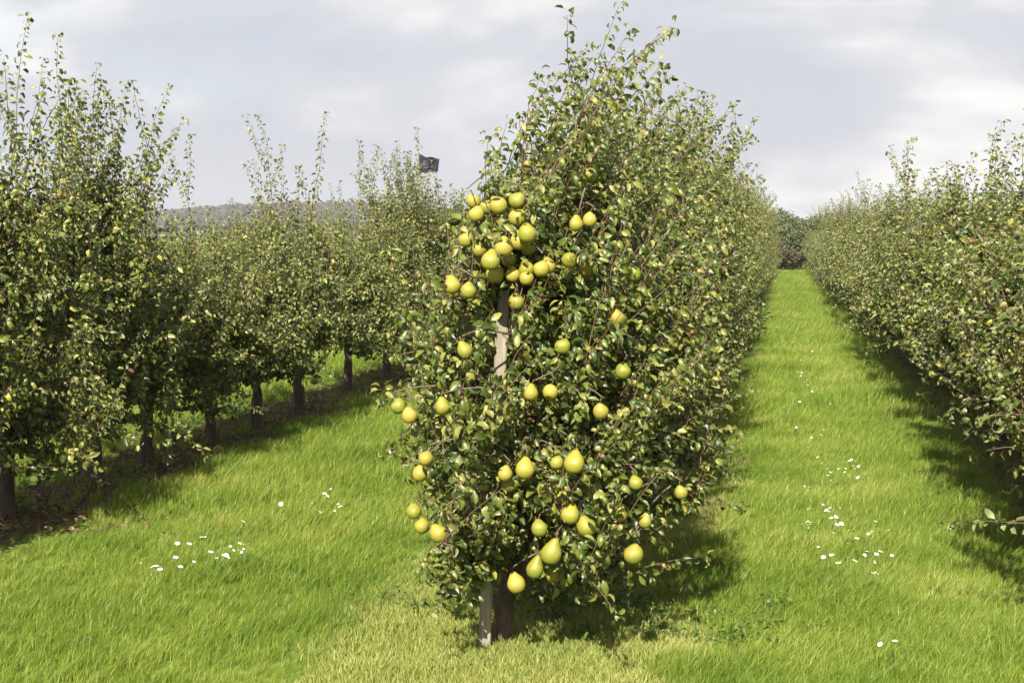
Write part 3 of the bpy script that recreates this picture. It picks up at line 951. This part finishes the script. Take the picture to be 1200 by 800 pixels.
up = dict(lean=.05, wind=.12, n_limb=32, n_shoot=280, hwL=.66, hwR=.70, hwY=.44, spurs=1.7, low=.41)
proto('tall', 201, body=1.86, tops=[(-.3, .1, 1.5, .85, -.06), (.32, -.1, 1.5, .85, .1), (-.2, .15, 1.6, .95, -.04), (.22, .1, 1.6, 1.0, .04), (.08, -.15, 1.7, .8, .03), (-.06, -.1, 1.7, .75, -.02), (.0, .0, 1.7, 1.0, 0.02), (-.12, 0, 1.65, 1.25, -.03), (-.02, .1, 1.6, .95, .0), (.15, 0, 1.6, .98, .1), (.28, .1, 1.5, .75, .12), (-.25, -.1, 1.5, .7, -.08), (.02, -.2, 1.55, .8, .0), (-.1, .2, 1.6, .85, 0), (.1, .1, 1.6, .8, .05)], base_r=.062, **up)
proto('twin', 202, body=1.52, tops=[(-.15, 0, 1.45, 1.35, -.04), (.14, .1, 1.45, 1.35, .03), (.2, -.1, 1.4, .95, .1), (-.05, .0, 1.55, .7, 0), (.0, .2, 1.55, .75, .05), (-.2, .1, 1.5, .6, 0)], base_r=.055, **up)
proto('short', 203, body=1.26, tops=tops(rg, 8, .2, 1.2, .4, .9), base_r=.055, **up)
proto('short2', 204, body=1.32, tops=tops(rg, 7, .2, 1.25, .40, .9), base_r=.05, **up)
proto('mid', 205, body=1.68, tops=tops(rg, 9, .2, 1.55, .55, .95), base_r=.058, **up)
proto('spire', 206, body=1.32, tops=[(.05, 0, 1.4, 1.3, .03), (-.06, .05, 1.5, .55, 0), (.2, .1, 1.45, .5, .05), (-.2, -.1, 1.45, .45, 0), (.1, -.2, 1.5, .5, 0)], base_r=.05, **up)
le = dict(lean=.45, wind=.26, n_limb=32, n_shoot=310, hwL=.56, hwR=.74, spurs=1.7, low=.27)
for q, sd in enumerate((301, 302, 303)):
    proto('blown%d' % q, sd, body=1.82, tops=tops(rg, 16, .22, 1.6, .6, 1.15, .28, .04) + tops(rg, 9, .16, 1.35, .5, .9, .28, .30), base_r=.055, **le)


proto('blown_low', 309, body=1.82, tops=tops(rg, 16, .12, 1.6, .6, 1.1, .30, .10) + tops(rg, 8, .16, 1.35, .5, .9, .28, .30), base_r=.055, extra=[(.52, -.12, .95, .14), (.62, .25, .88, .12), (.48, -.45, .85, .05)], **le)
bu = dict(up); bu['low'] = .26
proto('bushy', 210, body=1.86, tops=[(.1, .0, 1.7, 1.15, 0.0), (-.12, 0, 1.65, 1.3, -.03), (.3, .1, 1.55, .95, .06), (-.3, .1, 1.5, .85, -.06), (.2, -.15, 1.6, 1.0, .04), (.0, .2, 1.6, .85, 0)], base_r=.06, extra=[(.40, -.5, .80, .02), (.48, -.1, .74, .02)], **bu)


def plant_tree(key, x, y, rotz, sc, label, group, leaves=0):
    tm, cm, T = PROTO[key]
    root = empty('pear_tree', (x, y, 0), rotz)
    root.scale = sc
    tag(root, label, 'pear tree', group)
    put('trunk', tm, root)
    if leaves:
        # the leaves on the side one sees become parts, the rest of this crown stays one mass
        c_, s_ = math.cos(-rotz), math.sin(-rotz)
        v = np.array([-x, -y, 0]); v = np.array([c_ * v[0] - s_ * v[1], s_ * v[0] + c_ * v[1], 1.6]) - np.array([0, 0, 1.0])
        v = nrm(v)
        dd = -(T['P'] @ v) - T['S'] * 6
        si = np.argsort(dd)[:leaves]
        mk = np.ones(len(dd), bool); mk[si] = False
        single_leaves(T, si, root)
        c2 = put('crown', crown_mesh(T, mk), root)
    else:
        c2 = put('crown', cm, root)
    c2['kind'] = 'stuff'
    return root


ORD = ['nearest', 'second', 'third', 'fourth', 'fifth', 'sixth', 'seventh', 'eighth', 'ninth', 'tenth', 'eleventh', 'twelfth', 'thirteenth', 'fourteenth']
LOOK = {'tall': 'with a sheaf of tall shoots', 'twin': 'with two tall spiky tops', 'short': 'with short even tops', 'short2': 'with a low rounded top', 'mid': 'with ragged medium tops', 'spire': 'with one thin spire',
        'blown0': 'swept right by the wind', 'blown1': 'with tips streaming right', 'blown2': 'with dense leaning top', 'blown_low': 'low branch over grass'}
rg = np.random.default_rng(9)
# left row: trunk positions read off one after another
left_px = [10, 108, 180, 243, 297, 350, 415, 452]
left_key = ['bushy', 'tall', 'short', 'spire', 'short2', 'twin', 'spire', 'mid']
left_s = [1.0, 1.0, .98, .9, 1.0, 1.02, .98, .9]
ly = [ROW_L * ray(x, 520).y / ray(x, 520).x for x in left_px]
ly0 = ly[0]
gl = 'pear trees of the left row'
plant_tree('mid', ROW_L, ly0 - 1.0, .4, (1, 1, 1), 'pear tree mostly cut off by the left edge, nearest in the left row', gl)
for i, y in enumerate(ly):
    lab = [
        'pear tree at the left edge with tall shoots and a low leafy branch',
        'thick trunked pear tree with the tallest sheaf of shoots, second in the left row',
        'pear tree with short top standing right after the tallest sheaf in the left row',
        'pear tree with one thin spire, fourth trunk from the left edge in the left row',
        'low topped pear tree before the two spiky tops in the left row',
        'pear tree with two tall spiky tops in the left row',
        'pear tree with a single slim spire, standing left of the black flag',
        'ragged topped pear tree under the black flag, next to the middle row\'s leaves'][i]
    plant_tree(left_key[i], ROW_L + rg.normal(0, .03), y, 0 if i < 2 else rg.uniform(-.4, .4) + (math.pi if i in (3, 5) else 0), (left_s[i], left_s[i], left_s[i] * (1.03 if i < 2 else 1)), lab, gl, leaves=(200, 200, 160, 120, 0, 0, 0, 0)[i])
keys_up = ['short', 'short2', 'mid', 'spire', 'twin', 'tall']
y = ly[-1] + .95; i = 0
while y < 58:
    k = rg.choice(keys_up, p=[.3, .3, .2, .1, .06, .04])
    lab = f'{ORD[i]} pear tree beyond the flag in the left row, {LOOK[k]}' if i < 6 else 'distant pear tree merging with its neighbours far along the left row'
    s = rg.uniform(.92, 1.04)
    plant_tree(k, ROW_L + rg.normal(0, .05), y, rg.choice([0, math.pi]) + rg.normal(0, .3), (s, s, s * rg.uniform(.94, 1.05)), lab, gl)
    y += .95 + rg.normal(0, .05); i += 1

# middle row, wind bent, behind the front tree
gc = 'pear trees of the middle row'
y = hy + 1.0; i = 1
while y < 58:
    k = 'blown_low' if i == 1 else 'blown%d' % (i % 3 if i < 6 else rg.integers(0, 3))
    lab = f'{ORD[i]} pear tree from the front in the middle row, {LOOK[k]}' if i < 10 else 'distant wind bent pear tree merging into the middle row'
    s = rg.uniform(.93, 1.03) if i > 2 else 1.0
    plant_tree(k, ROW_C + rg.normal(0, .04), y, rg.normal(0, .16), (s, s, s * rg.uniform(.95, 1.03)), lab, gc, leaves=150 if i == 1 else 0)
    y += .97 + rg.normal(0, .05); i += 1

# right row
gr = 'pear trees of the right row'
y = 5.6; i = 0
while y < 60:
    k = rg.choice(keys_up, p=[.24, .24, .28, .12, .06, .06])
    if i < 14:
        lab = f'{ORD[i]} pear tree of the right row {LOOK[k]}'
        if i == 2:
            lab += ', crown near the grass'
    else:
        lab = 'distant pear tree merging with its neighbours far along the right row'
    s = rg.uniform(.95, 1.06)
    plant_tree(k, ROW_R + rg.normal(0, .04), y, rg.choice([0, math.pi]) + rg.normal(0, .3), (s * 1.25, s * 1.1, s * (rg.uniform(1.0, 1.09) if i < 9 else rg.uniform(1.0, 1.08))), lab, gr, leaves=120 if i in (4, 5) else 0)
    y += .95 + rg.normal(0, .05); i += 1

# next row to the left, seen through the gaps of the left row
gq = 'pear trees behind the left row'
y = 13.0
while y < 46:
    k = rg.choice(keys_up, p=[.3, .3, .2, .1, .06, .04])
    s = rg.uniform(.95, 1.05)
    plant_tree(k, ROW_L2 + rg.normal(0, .05), y, rg.choice([0, math.pi]) + rg.normal(0, .3), (s, s, s * .93), 'pear tree of the next row, glimpsed through gaps behind the left row', gq)
    y += 1.25 + rg.normal(0, .05)

# ------------------------------------------------------------------ bushes and trees beyond the end of the orchard
def bush_mesh(seed, n, mat, w, h):
    rg = np.random.default_rng(seed)
    cl = 16
    ce = np.stack([rg.normal(0, w * .45, cl), rg.normal(0, w * .45, cl), rg.uniform(.14, .90, cl) * h], 1)
    cr2 = rg.uniform(.22, .42, cl) * w
    k = rg.integers(0, cl, n)
    d = nrm(rg.normal(0, 1, (n, 3))) * (rg.uniform(.45, 1.05, n) ** .5)[:, None]
    Pp = ce[k] + d * cr2[k][:, None]
    Pp[:, 2] = np.maximum(Pp[:, 2], .12)
    D = nrm(d + rg.normal(0, .6, (n, 3)) - [0, 0, .2])
    mb = MB()
    add_leaves(mb, Pp, leaf_frames(D, nrm(rg.normal(0, .5, (n, 3)) + [0, 0, 1]), rg.normal(0, .6, n)), rg.uniform(.12, .24, n), rg.integers(0, 5, n))
    tr = MB()
    tr.tube([(0, 0, -.05), (.03, 0, h * .3), (0, .05, h * .7)], [.10, .07, .03], 7)
    for q in range(cl):
        tr.tube([(0.02, 0, h * .2), ce[q] * [.5, .5, .6] + [0, 0, h * .08], ce[q]], [.05, .03, .012], 5)
    return tr.mesh('trunk', [M_BARK]), mb.mesh('crown', [mat])


BM = [bush_mesh(1, 2600, M_FARLEAF, 1.5, 2.6), bush_mesh(2, 2400, M_REDLEAF, 1.3, 2.0), bush_mesh(3, 2800, M_FARLEAF, 1.8, 3.2)]
for (x, yd, kk, s, lab) in [
    (913, 63.0, 1, .6, 'reddish brown bush closing the far end of the right grass alley'),
    (926, 64.5, 0, .62, 'low green bush beside the reddish one at the alley end'),
    (908, 76.0, 2, .92, 'rounded green tree showing left above the alley end'),
    (924, 80.0, 0, .98, 'dull green tree behind the reddish bush at the alley end'),
    (936, 78.0, 2, .80, 'low tree at the right above the alley end'),
    (948, 66.0, 0, .85, 'green bush at the far foot of the right row'),
    (896, 66.0, 0, .85, 'green bush at the far foot of the middle row'),
    (880, 70.0, 2, .8, 'green bush behind the far foot of the middle row'),
    (965, 70.0, 2, .8, 'green bush behind the far foot of the right row'),
]:
    p = at_y(x, 300, yd)
    root = empty('bush', (p.x, yd, 0), rg.uniform(0, 6)); root.scale = (s * 1.1, s * 1.1, s)
    tag(root, lab, 'bush', 'bushes beyond the end of the rows')
    put('trunk', BM[kk][0], root)
    c2 = put('crown', BM[kk][1], root); c2['kind'] = 'stuff'

# ------------------------------------------------------------------ black flag above the left row
fy = 16.6
ft = at_y(490, 180, fy); fb = at_y(489, 208, fy)
fl = empty('flag', (ft.x, fy, 0))
tag(fl, 'small tattered black flag with a faint pale mark flying above the left row', 'flag')
mb = MB(); mb.tube([(0, 0, -.1), (.004, 0, 1.3), (0, 0, ft.z + .02)], [.012, .011, .008], 7); mb.build('pole', [M_CANE], fl)
W, H = .27, .22
nu, nv = 15, 10


def cloth(u, v):
    x = u * W * .97 + .01
    z = ft.z - .01 - v * H * (1 - .30 * u) - .10 * u + .05 * u * u + .008 * math.sin(u * 11 + 1)
    return np.array([x, .045 * math.sin(u * 9 + v * 1.6) * (0.2 + u), z])


def sheet(u0, u1, v0, v1, yo, jag=False, mu=nu, mv=nv):
    V = []
    for a in range(mv):
        for b in range(mu):
            u = u0 + (u1 - u0) * b / (mu - 1); v = v0 + (v1 - v0) * a / (mv - 1)
            if jag and b == mu - 1:
                u -= .06 * (a % 2)
            V.append(cloth(u, v) + [0, yo, 0])
    return V, np.array([(a * mu + b, a * mu + b + 1, (a + 1) * mu + b + 1, (a + 1) * mu + b) for a in range(mv - 1) for b in range(mu - 1)])


mb = MB()
V, Fq = sheet(0, 1, 0, 1, 0, True); mb.add(V, [Fq])
V2, Fq2 = sheet(0, 1, 0, 1, .003, True); mb.add(V2, [Fq2[:, ::-1]])
ob = mb.build('cloth', [M_FLAG], fl)
mb = MB()
for (u0, u1, v0, v1) in [(.22, .42, .25, .33), (.20, .30, .36, .58), (.33, .45, .40, .50), (.26, .50, .62, .70)]:
    V, Fq = sheet(u0, u1, v0, v1, -.003, False, 6, 4); mb.add(V, [Fq])
mb.build('mark', [M_MARK], ob)

# ------------------------------------------------------------------ stray pears elsewhere
def stray(x, y, Y, lab, s=1.0, ground=False, grp=None):
    p = at_z(x, y, .035) if ground else at_y(x, y, Y)
    place_pear(p, 0, lab, grp, s, (1.2, .3) if ground else (.1, .1), rg.uniform(0, 6))


stray(368, 446, 12.3, 'lone yellow green pear in the left row above the grass edge')
stray(1197, 521, 6.6, 'small yellow pear at the right edge, low in the right row', .85)
stray(256, 527, 0, 'fallen green pear lying in the shade between two left row trunks', .95, True)

# ------------------------------------------------------------------ grass
def tuft_mesh(name, seed, n, h0, h1, rad, w, wind, mat):
    rg = np.random.default_rng(seed)
    us = np.array([0, .4, .75, 1.0])
    r_ = rad * np.sqrt(rg.uniform(0, 1, n)); a = rg.uniform(0, 6.283, n)
    b = np.stack([r_ * np.cos(a), r_ * np.sin(a), np.zeros(n)], 1)
    h = rg.uniform(h0, h1, n)
    az = rg.uniform(0, 6.283, n)
    le = np.stack([np.cos(az), np.sin(az)], 1) * rg.uniform(.15, .75, n)[:, None] + np.array([wind, wind * .35])
    fa = rg.uniform(0, 6.283, n)
    side = np.stack([np.cos(fa), np.sin(fa), np.zeros(n)], 1)
    V = np.zeros((n, 7, 3))
    for q, u in enumerate(us):
        off = le * (h * u ** 1.8)[:, None]
        z = h * u * (1 - .22 * u * np.linalg.norm(le, axis=1))
        c_ = b + np.concatenate([off, z[:, None]], 1)
        ww = w * (1 - u ** 1.6) * rg.uniform(.8, 1.2, n)
        if q < 3:
            V[:, q * 2] = c_ - side * ww[:, None]; V[:, q * 2 + 1] = c_ + side * ww[:, None]
        else:
            V[:, 6] = c_
    o_ = (np.arange(n) * 7)[:, None, None]
    mb = MB()
    mb.add(V.reshape(-1, 3), [(np.array([[0, 1, 3, 2], [2, 3, 5, 4]])[None] + o_).reshape(-1, 4), (np.array([[4, 5, 6]])[None] + o_).reshape(-1, 3)])
    return mb.mesh(name, [mat])


def weed_mesh(name, seed, n, mat, hi=.09):
    rg = np.random.default_rng(seed)
    Pp = np.stack([rg.normal(0, .05, n), rg.normal(0, .05, n), rg.uniform(.01, hi, n)], 1)
    D = nrm(np.stack([rg.normal(0, 1, n), rg.normal(0, 1, n), rg.uniform(-.1, .7, n)], 1))
    mb = MB()
    add_leaves(mb, Pp, leaf_frames(D, np.tile([0, 0, 1.0], (n, 1)) + rg.normal(0, .2, (n, 3)), rg.normal(0, .3, n)), rg.uniform(.02, .05, n), rg.integers(0, 4, n))
    return mb.mesh(name, [mat])


def scatter(name, meshes, pts, scales, label, seed, spin=True):
    """one object of kind stuff: a point cloud mesh whose points carry instances of the tufts"""
    rg = np.random.default_rng(seed)
    col = bpy.data.collections.new(name + '_tufts')
    for i, m_ in enumerate(meshes):
        col.objects.link(bpy.data.objects.new(name + '_tuft', m_))
    me = bpy.data.meshes.new(name)
    me.vertices.add(len(pts)); me.vertices.foreach_set('co', pts.astype(np.float32).ravel())
    at = me.attributes.new('tuft_scale', 'FLOAT', 'POINT'); at.data.foreach_set('value', scales.astype(np.float32))
    at = me.attributes.new('tuft_spin', 'FLOAT', 'POINT'); at.data.foreach_set('value', (rg.uniform(0, 6.283, len(pts)) if spin else rg.normal(0, .5, len(pts))).astype(np.float32))
    at = me.attributes.new('tuft_pick', 'INT', 'POINT'); at.data.foreach_set('value', rg.integers(0, len(meshes), len(pts)).astype(np.int32))
    me.update()
    ob = put(name, me)
    tag(ob, label, None, None, 'stuff')
    ng = bpy.data.node_groups.new(name, 'GeometryNodeTree')
    ng.interface.new_socket('Geometry', in_out='INPUT', socket_type='NodeSocketGeometry')
    ng.interface.new_socket('Geometry', in_out='OUTPUT', socket_type='NodeSocketGeometry')
    gi = ng.nodes.new('NodeGroupInput'); go = ng.nodes.new('NodeGroupOutput')
    mp_ = ng.nodes.new('GeometryNodeMeshToPoints')
    ip = ng.nodes.new('GeometryNodeInstanceOnPoints')
    ci = ng.nodes.new('GeometryNodeCollectionInfo'); ci.inputs['Collection'].default_value = col
    ci.inputs['Separate Children'].default_value = True; ci.inputs['Reset Children'].default_value = True

    def attr(nm, ty):
        n_ = ng.nodes.new('GeometryNodeInputNamedAttribute'); n_.data_type = ty; n_.inputs['Name'].default_value = nm
        return [s for s in n_.outputs if s.enabled and s.name == 'Attribute'][0]
    cx = ng.nodes.new('ShaderNodeCombineXYZ'); ng.links.new(attr('tuft_spin', 'FLOAT'), cx.inputs[2])
    ng.links.new(gi.outputs[0], mp_.inputs['Mesh'])
    ng.links.new(mp_.outputs[0], ip.inputs['Points'])
    ng.links.new(ci.outputs[0], ip.inputs['Instance'])
    ip.inputs['Pick Instance'].default_value = True
    ng.links.new(attr('tuft_pick', 'INT'), ip.inputs['Instance Index'])
    ng.links.new(cx.outputs[0], ip.inputs['Rotation'])
    ng.links.new(attr('tuft_scale', 'FLOAT'), ip.inputs['Scale'])
    ng.links.new(ip.outputs[0], go.inputs[0])
    md = ob.modifiers.new('scatter', 'NODES'); md.node_group = ng
    return ob


def vnoise(x, y, s, seed):
    """cheap smooth value noise"""
    rg = np.random.default_rng(seed); g_ = rg.uniform(0, 1, (256, 256))
    X, Y = x / s, y / s
    xi, yi = np.floor(X).astype(int), np.floor(Y).astype(int)
    fx, fy_ = X - xi, Y - yi
    fx = fx * fx * (3 - 2 * fx); fy_ = fy_ * fy_ * (3 - 2 * fy_)
    g = lambda a, b: g_[a % 256, b % 256]
    return (g(xi, yi) * (1 - fx) + g(xi + 1, yi) * fx) * (1 - fy_) + (g(xi, yi + 1) * (1 - fx) + g(xi + 1, yi + 1) * fx) * fy_


rg = np.random.default_rng(33)
PTS, SC = [], []
for (y0, y1, dens, sc0, sc1) in [(3.2, 7, 900, .72, .95), (7, 12, 430, .85, 1.15), (12, 20, 160, 1.1, 1.4), (20, 36, 55, 1.3, 1.7), (36, 62, 22, 1.4, 1.9)]:
    xa, xb = max(-9.5, -.575 * y1 - 1.2), .175 * y1 + 1.6
    n = int((xb - xa) * (y1 - y0) * dens)
    x = rg.uniform(xa, xb, n); y = rg.uniform(y0, y1, n)
    ok = (x > -.575 * y - 1.2) & (x < .175 * y + 1.6)
    PTS.append(np.stack([x, y, np.zeros(n)], 1)[ok]); SC.append(rg.uniform(sc0, sc1, n)[ok])
PTS = np.concatenate(PTS); SC = np.concatenate(SC)
x, y = PTS[:, 0], PTS[:, 1]
v1 = vnoise(x, y, .35, 1); v2 = vnoise(x, y, 1.3, 2)
# strip kept bare along the trees: thin short growth there
wob = (v1 - .5) * .35 + (v2 - .5) * .4


def strip(xc, half):
    return np.abs(x - xc + wob * .6) < half


soilL = strip(ROW_L - .02, .50) | strip(ROW_L2, .50)
soilR = strip(ROW_R, .45)
dry = strip(-1.08, .66) & (y > 2.5)
keep = np.ones(len(x), bool)
keep[soilL] = rg.uniform(0, 1, soilL.sum()) < .16
keep[soilR] = rg.uniform(0, 1, soilR.sum()) < .35
inshade = dry & (y > hy + .05) & (y < hy + 2.2)
keep[dry] = rg.uniform(0, 1, dry.sum()) < np.where(inshade[dry], .45, .05)
SC2 = SC * (.5 + .85 * v2) * (.65 + .7 * v1)
SC2[soilL | soilR | dry] *= .75
gt = [tuft_mesh('grass_tuft', 400 + q, 19, .035, .115, .042, .0018, .34, M_GRASS) for q in range(7)]
scatter('grass', gt, PTS[keep], SC2[keep], 'lush yellow green grass of the alleys, blown over by the wind', 3, spin=False)
# dry clipped growth in the sprayed strip
nd = 30000
xd = rg.uniform(-2.0, -.2, nd); yd_ = 3.4 + (rg.uniform(0, 1, nd) ** 1.7) * 20
x, y = xd, yd_
v1 = vnoise(x, y, .35, 1); v2 = vnoise(x, y, 1.3, 2); wob = (v1 - .5) * .35 + (v2 - .5) * .4
kd = strip(-1.08, .76)
dt = [tuft_mesh('dry_tuft', 500 + q, 14, .012, .042, .035, .0018, .12, M_DRY) for q in range(5)]
scatter('dry_grass', dt, np.stack([xd, yd_, np.zeros(nd)], 1)[kd], rg.uniform(.8, 1.4, nd)[kd], 'short straw coloured growth in the strip along the middle row', 4)
# broad leaved weeds by the front tree and under the left row
wt_ = [weed_mesh('weed', 600 + q, 22, M_WEED) for q in range(5)]
nw = 170
xw = np.concatenate([rg.normal(hx + .45, .5, nw // 2), rg.uniform(ROW_L - .8, ROW_L + .5, nw // 2)])
yw = np.concatenate([rg.normal(hy + .35, .32, nw // 2), rg.uniform(6.5, 17, nw // 2)])
okw = (yw > hy - .03) & ~((np.abs(xw - hx) < .12) & (yw < hy + .05))
scatter('weeds', wt_, np.stack([xw, yw, np.zeros(nw)], 1)[okw], rg.uniform(.45, .95, nw)[okw], 'small broad leaved weeds in the shade under the trees', 5)
# fallen leaves on the bare soil
fl_ = [weed_mesh('litter', 700 + q, 12, M_DEADLEAF, .018) for q in range(4)]
nf = 1500
xf = rg.normal(ROW_L + .15, .35, nf); yf = rg.uniform(6.4, 20, nf)
scatter('leaf_litter', fl_, np.stack([xf, yf, np.zeros(nf)], 1), rg.uniform(.7, 1.3, nf), 'brown fallen leaves on the bare soil under the left row', 6)

# ------------------------------------------------------------------ daisies
def daisy_mesh(seed):
    rg = np.random.default_rng(seed)
    mb = MB()
    n = 15
    for q in range(n):
        a = q * 6.283 / n + rg.normal(0, .08); r_ = .014 * rg.uniform(.9, 1.1)
        d = np.array([math.cos(a), math.sin(a), 0]); e = np.array([-d[1], d[0], 0]) * .0026
        z1, z2 = .001, rg.uniform(.001, .004)
        mb.add([d * .003 - e * .5, d * .003 + e * .5, d * r_ * .65 + e + [0, 0, z1], d * r_ * .65 - e + [0, 0, z1], d * r_ + [0, 0, z2]], [np.array([[0, 1, 2, 3]]), np.array([[3, 2, 4]])], 0)
    for q in range(2):
        a = np.linspace(0, 6.283, 8, endpoint=False)
    ring = np.stack([np.cos(a) * .0045, np.sin(a) * .0045, np.full(8, .0015)], 1)
    mb.add(np.vstack([ring, [[0, 0, .0045]]]), [np.array([(k, (k + 1) % 8, 8) for k in range(8)])], 1)
    mb.tube([(0.004, .004, -.10), (.002, .002, -.05), (0, 0, 0)], [.0012, .0012, .001], 4, 2)
    return mb.mesh('daisy', [M_PETAL, M_DISC, M_STEM])


DM = [daisy_mesh(i) for i in range(3)]
A = [(160, 105), (150, 115), (165, 125), (170, 130), (160, 120), (185, 147), (175, 150), (197, 137), (147, 173), (140, 230), (215, 178), (148, 232), (172, 247), (195, 247), (215, 247), (192, 258), (210, 245), (168, 297), (187, 297), (197, 310), (203, 322), (210, 337), (226, 338), (215, 330), (243, 308), (258, 305), (243, 320), (248, 330), (262, 302), (277, 318), (270, 322), (277, 342), (280, 315), (167, 365), (178, 362), (187, 365), (170, 442), (165, 440), (168, 447), (168, 412), (215, 410), (207, 415), (222, 420), (228, 430), (218, 432), (225, 440), (230, 447), (240, 445), (247, 452), (316, 440), (297, 455), (301, 468), (275, 478), (345, 460), (265, 462), (200, 520), (218, 515), (232, 533), (238, 530), (253, 540), (260, 522), (270, 528), (292, 515), (297, 507), (305, 508), (290, 523), (310, 520), (318, 513), (327, 507), (310, 556), (315, 555), (324, 565), (327, 714), (360, 707), (378, 697), (282, 333),
     (152, 108), (156, 112), (168, 118), (158, 128), (165, 114), (130, 40), (140, 52), (120, 20), (175, 60), (150, 80)]
B = [(412, 240), (422, 238), (435, 240), (433, 247), (488, 240), (475, 215), (480, 177), (512, 178), (523, 153), (545, 160), (558, 190), (570, 200), (597, 172), (605, 210), (612, 208), (617, 215), (637, 165), (648, 177), (660, 180), (672, 178), (645, 195), (245, 432), (840, 65), (865, 92), (920, 77), (877, 42), (885, 48), (895, 30), (827, 20), (657, 117), (760, 70)]
GR, GL_ = 'daisies in the right grass alley', 'daisies in the left grass alley'
D_ = []
for (a, b) in A:
    X, Y = 860 + a / 1.906, 380 + b / 1.906
    if Y > 740: lab = 'white daisy of the nearest threesome in the right grass alley'
    elif Y > 590: lab = 'white daisy in the nearer drift down the right grass alley'
    elif Y > 500: lab = 'white daisy in the middle patch of the right grass alley'
    elif Y > 420: lab = 'small white daisy in the farther thick patch of the right alley'
    else: lab = 'tiny white daisy speck far down the right grass alley'
    D_.append((X, Y, lab, GR))
for (a, b) in B:
    X, Y = a / 2.308, 560 + b / 2.308
    if Y > 740: lab = 'lone white daisy low in the left foreground grass'
    elif a > 750: lab = 'white daisy in the farther patch between left row and front tree'
    else: lab = 'white daisy in the nearer patch on the left grass alley'
    D_.append((X, Y, lab, GL_))
for q_ in range(0, len(D_), 2):                          # smaller half open ones beside their neighbours
    X, Y, lab, grp = D_[q_]
    if Y < 740:
        k_ = (Y - 275) / 325.0
        D_.append((X + rg.normal(0, 11 * k_), Y + rg.normal(0, 7 * k_), lab, grp))
n_big = len(A) + len(B)
for i_d, (X, Y, lab, grp) in enumerate(D_):
    p = at_z(X, Y, .12)
    ob = put('daisy', DM[rg.integers(0, 3)], None, p)
    ob.rotation_euler = (rg.normal(.35, .2), rg.normal(0, .2), rg.uniform(0, 6))
    s = rg.uniform(.65, 1.0) * (1 if i_d < n_big else .7); ob.scale = (s, s, 1.0)
    tag(ob, lab, 'daisy', grp)

# ------------------------------------------------------------------ haze
mb = MB()
x0, x1, y0, y1, z0, z1 = -1500, 1500, -300, 1600, -1.0, 60
V = [(x0, y0, z0), (x1, y0, z0), (x1, y1, z0), (x0, y1, z0), (x0, y0, z1), (x1, y0, z1), (x1, y1, z1), (x0, y1, z1)]
mb.add(V, [np.array([(0, 3, 2, 1), (4, 5, 6, 7), (0, 1, 5, 4), (1, 2, 6, 5), (2, 3, 7, 6), (3, 0, 4, 7)])])
M_HAZE, t, o = new_mat('haze')
pv = N(t, 'ShaderNodeVolumePrincipled'); pv.inputs['Color'].default_value = (.86, .88, .95, 1); pv.inputs['Density'].default_value = 0.0004; pv.inputs['Anisotropy'].default_value = .2
link(t, pv.outputs[0], o.inputs['Volume'])
USE_HAZE = True
if USE_HAZE:
    tag(mb.build('haze', [M_HAZE], smooth=False), kind='stuff')
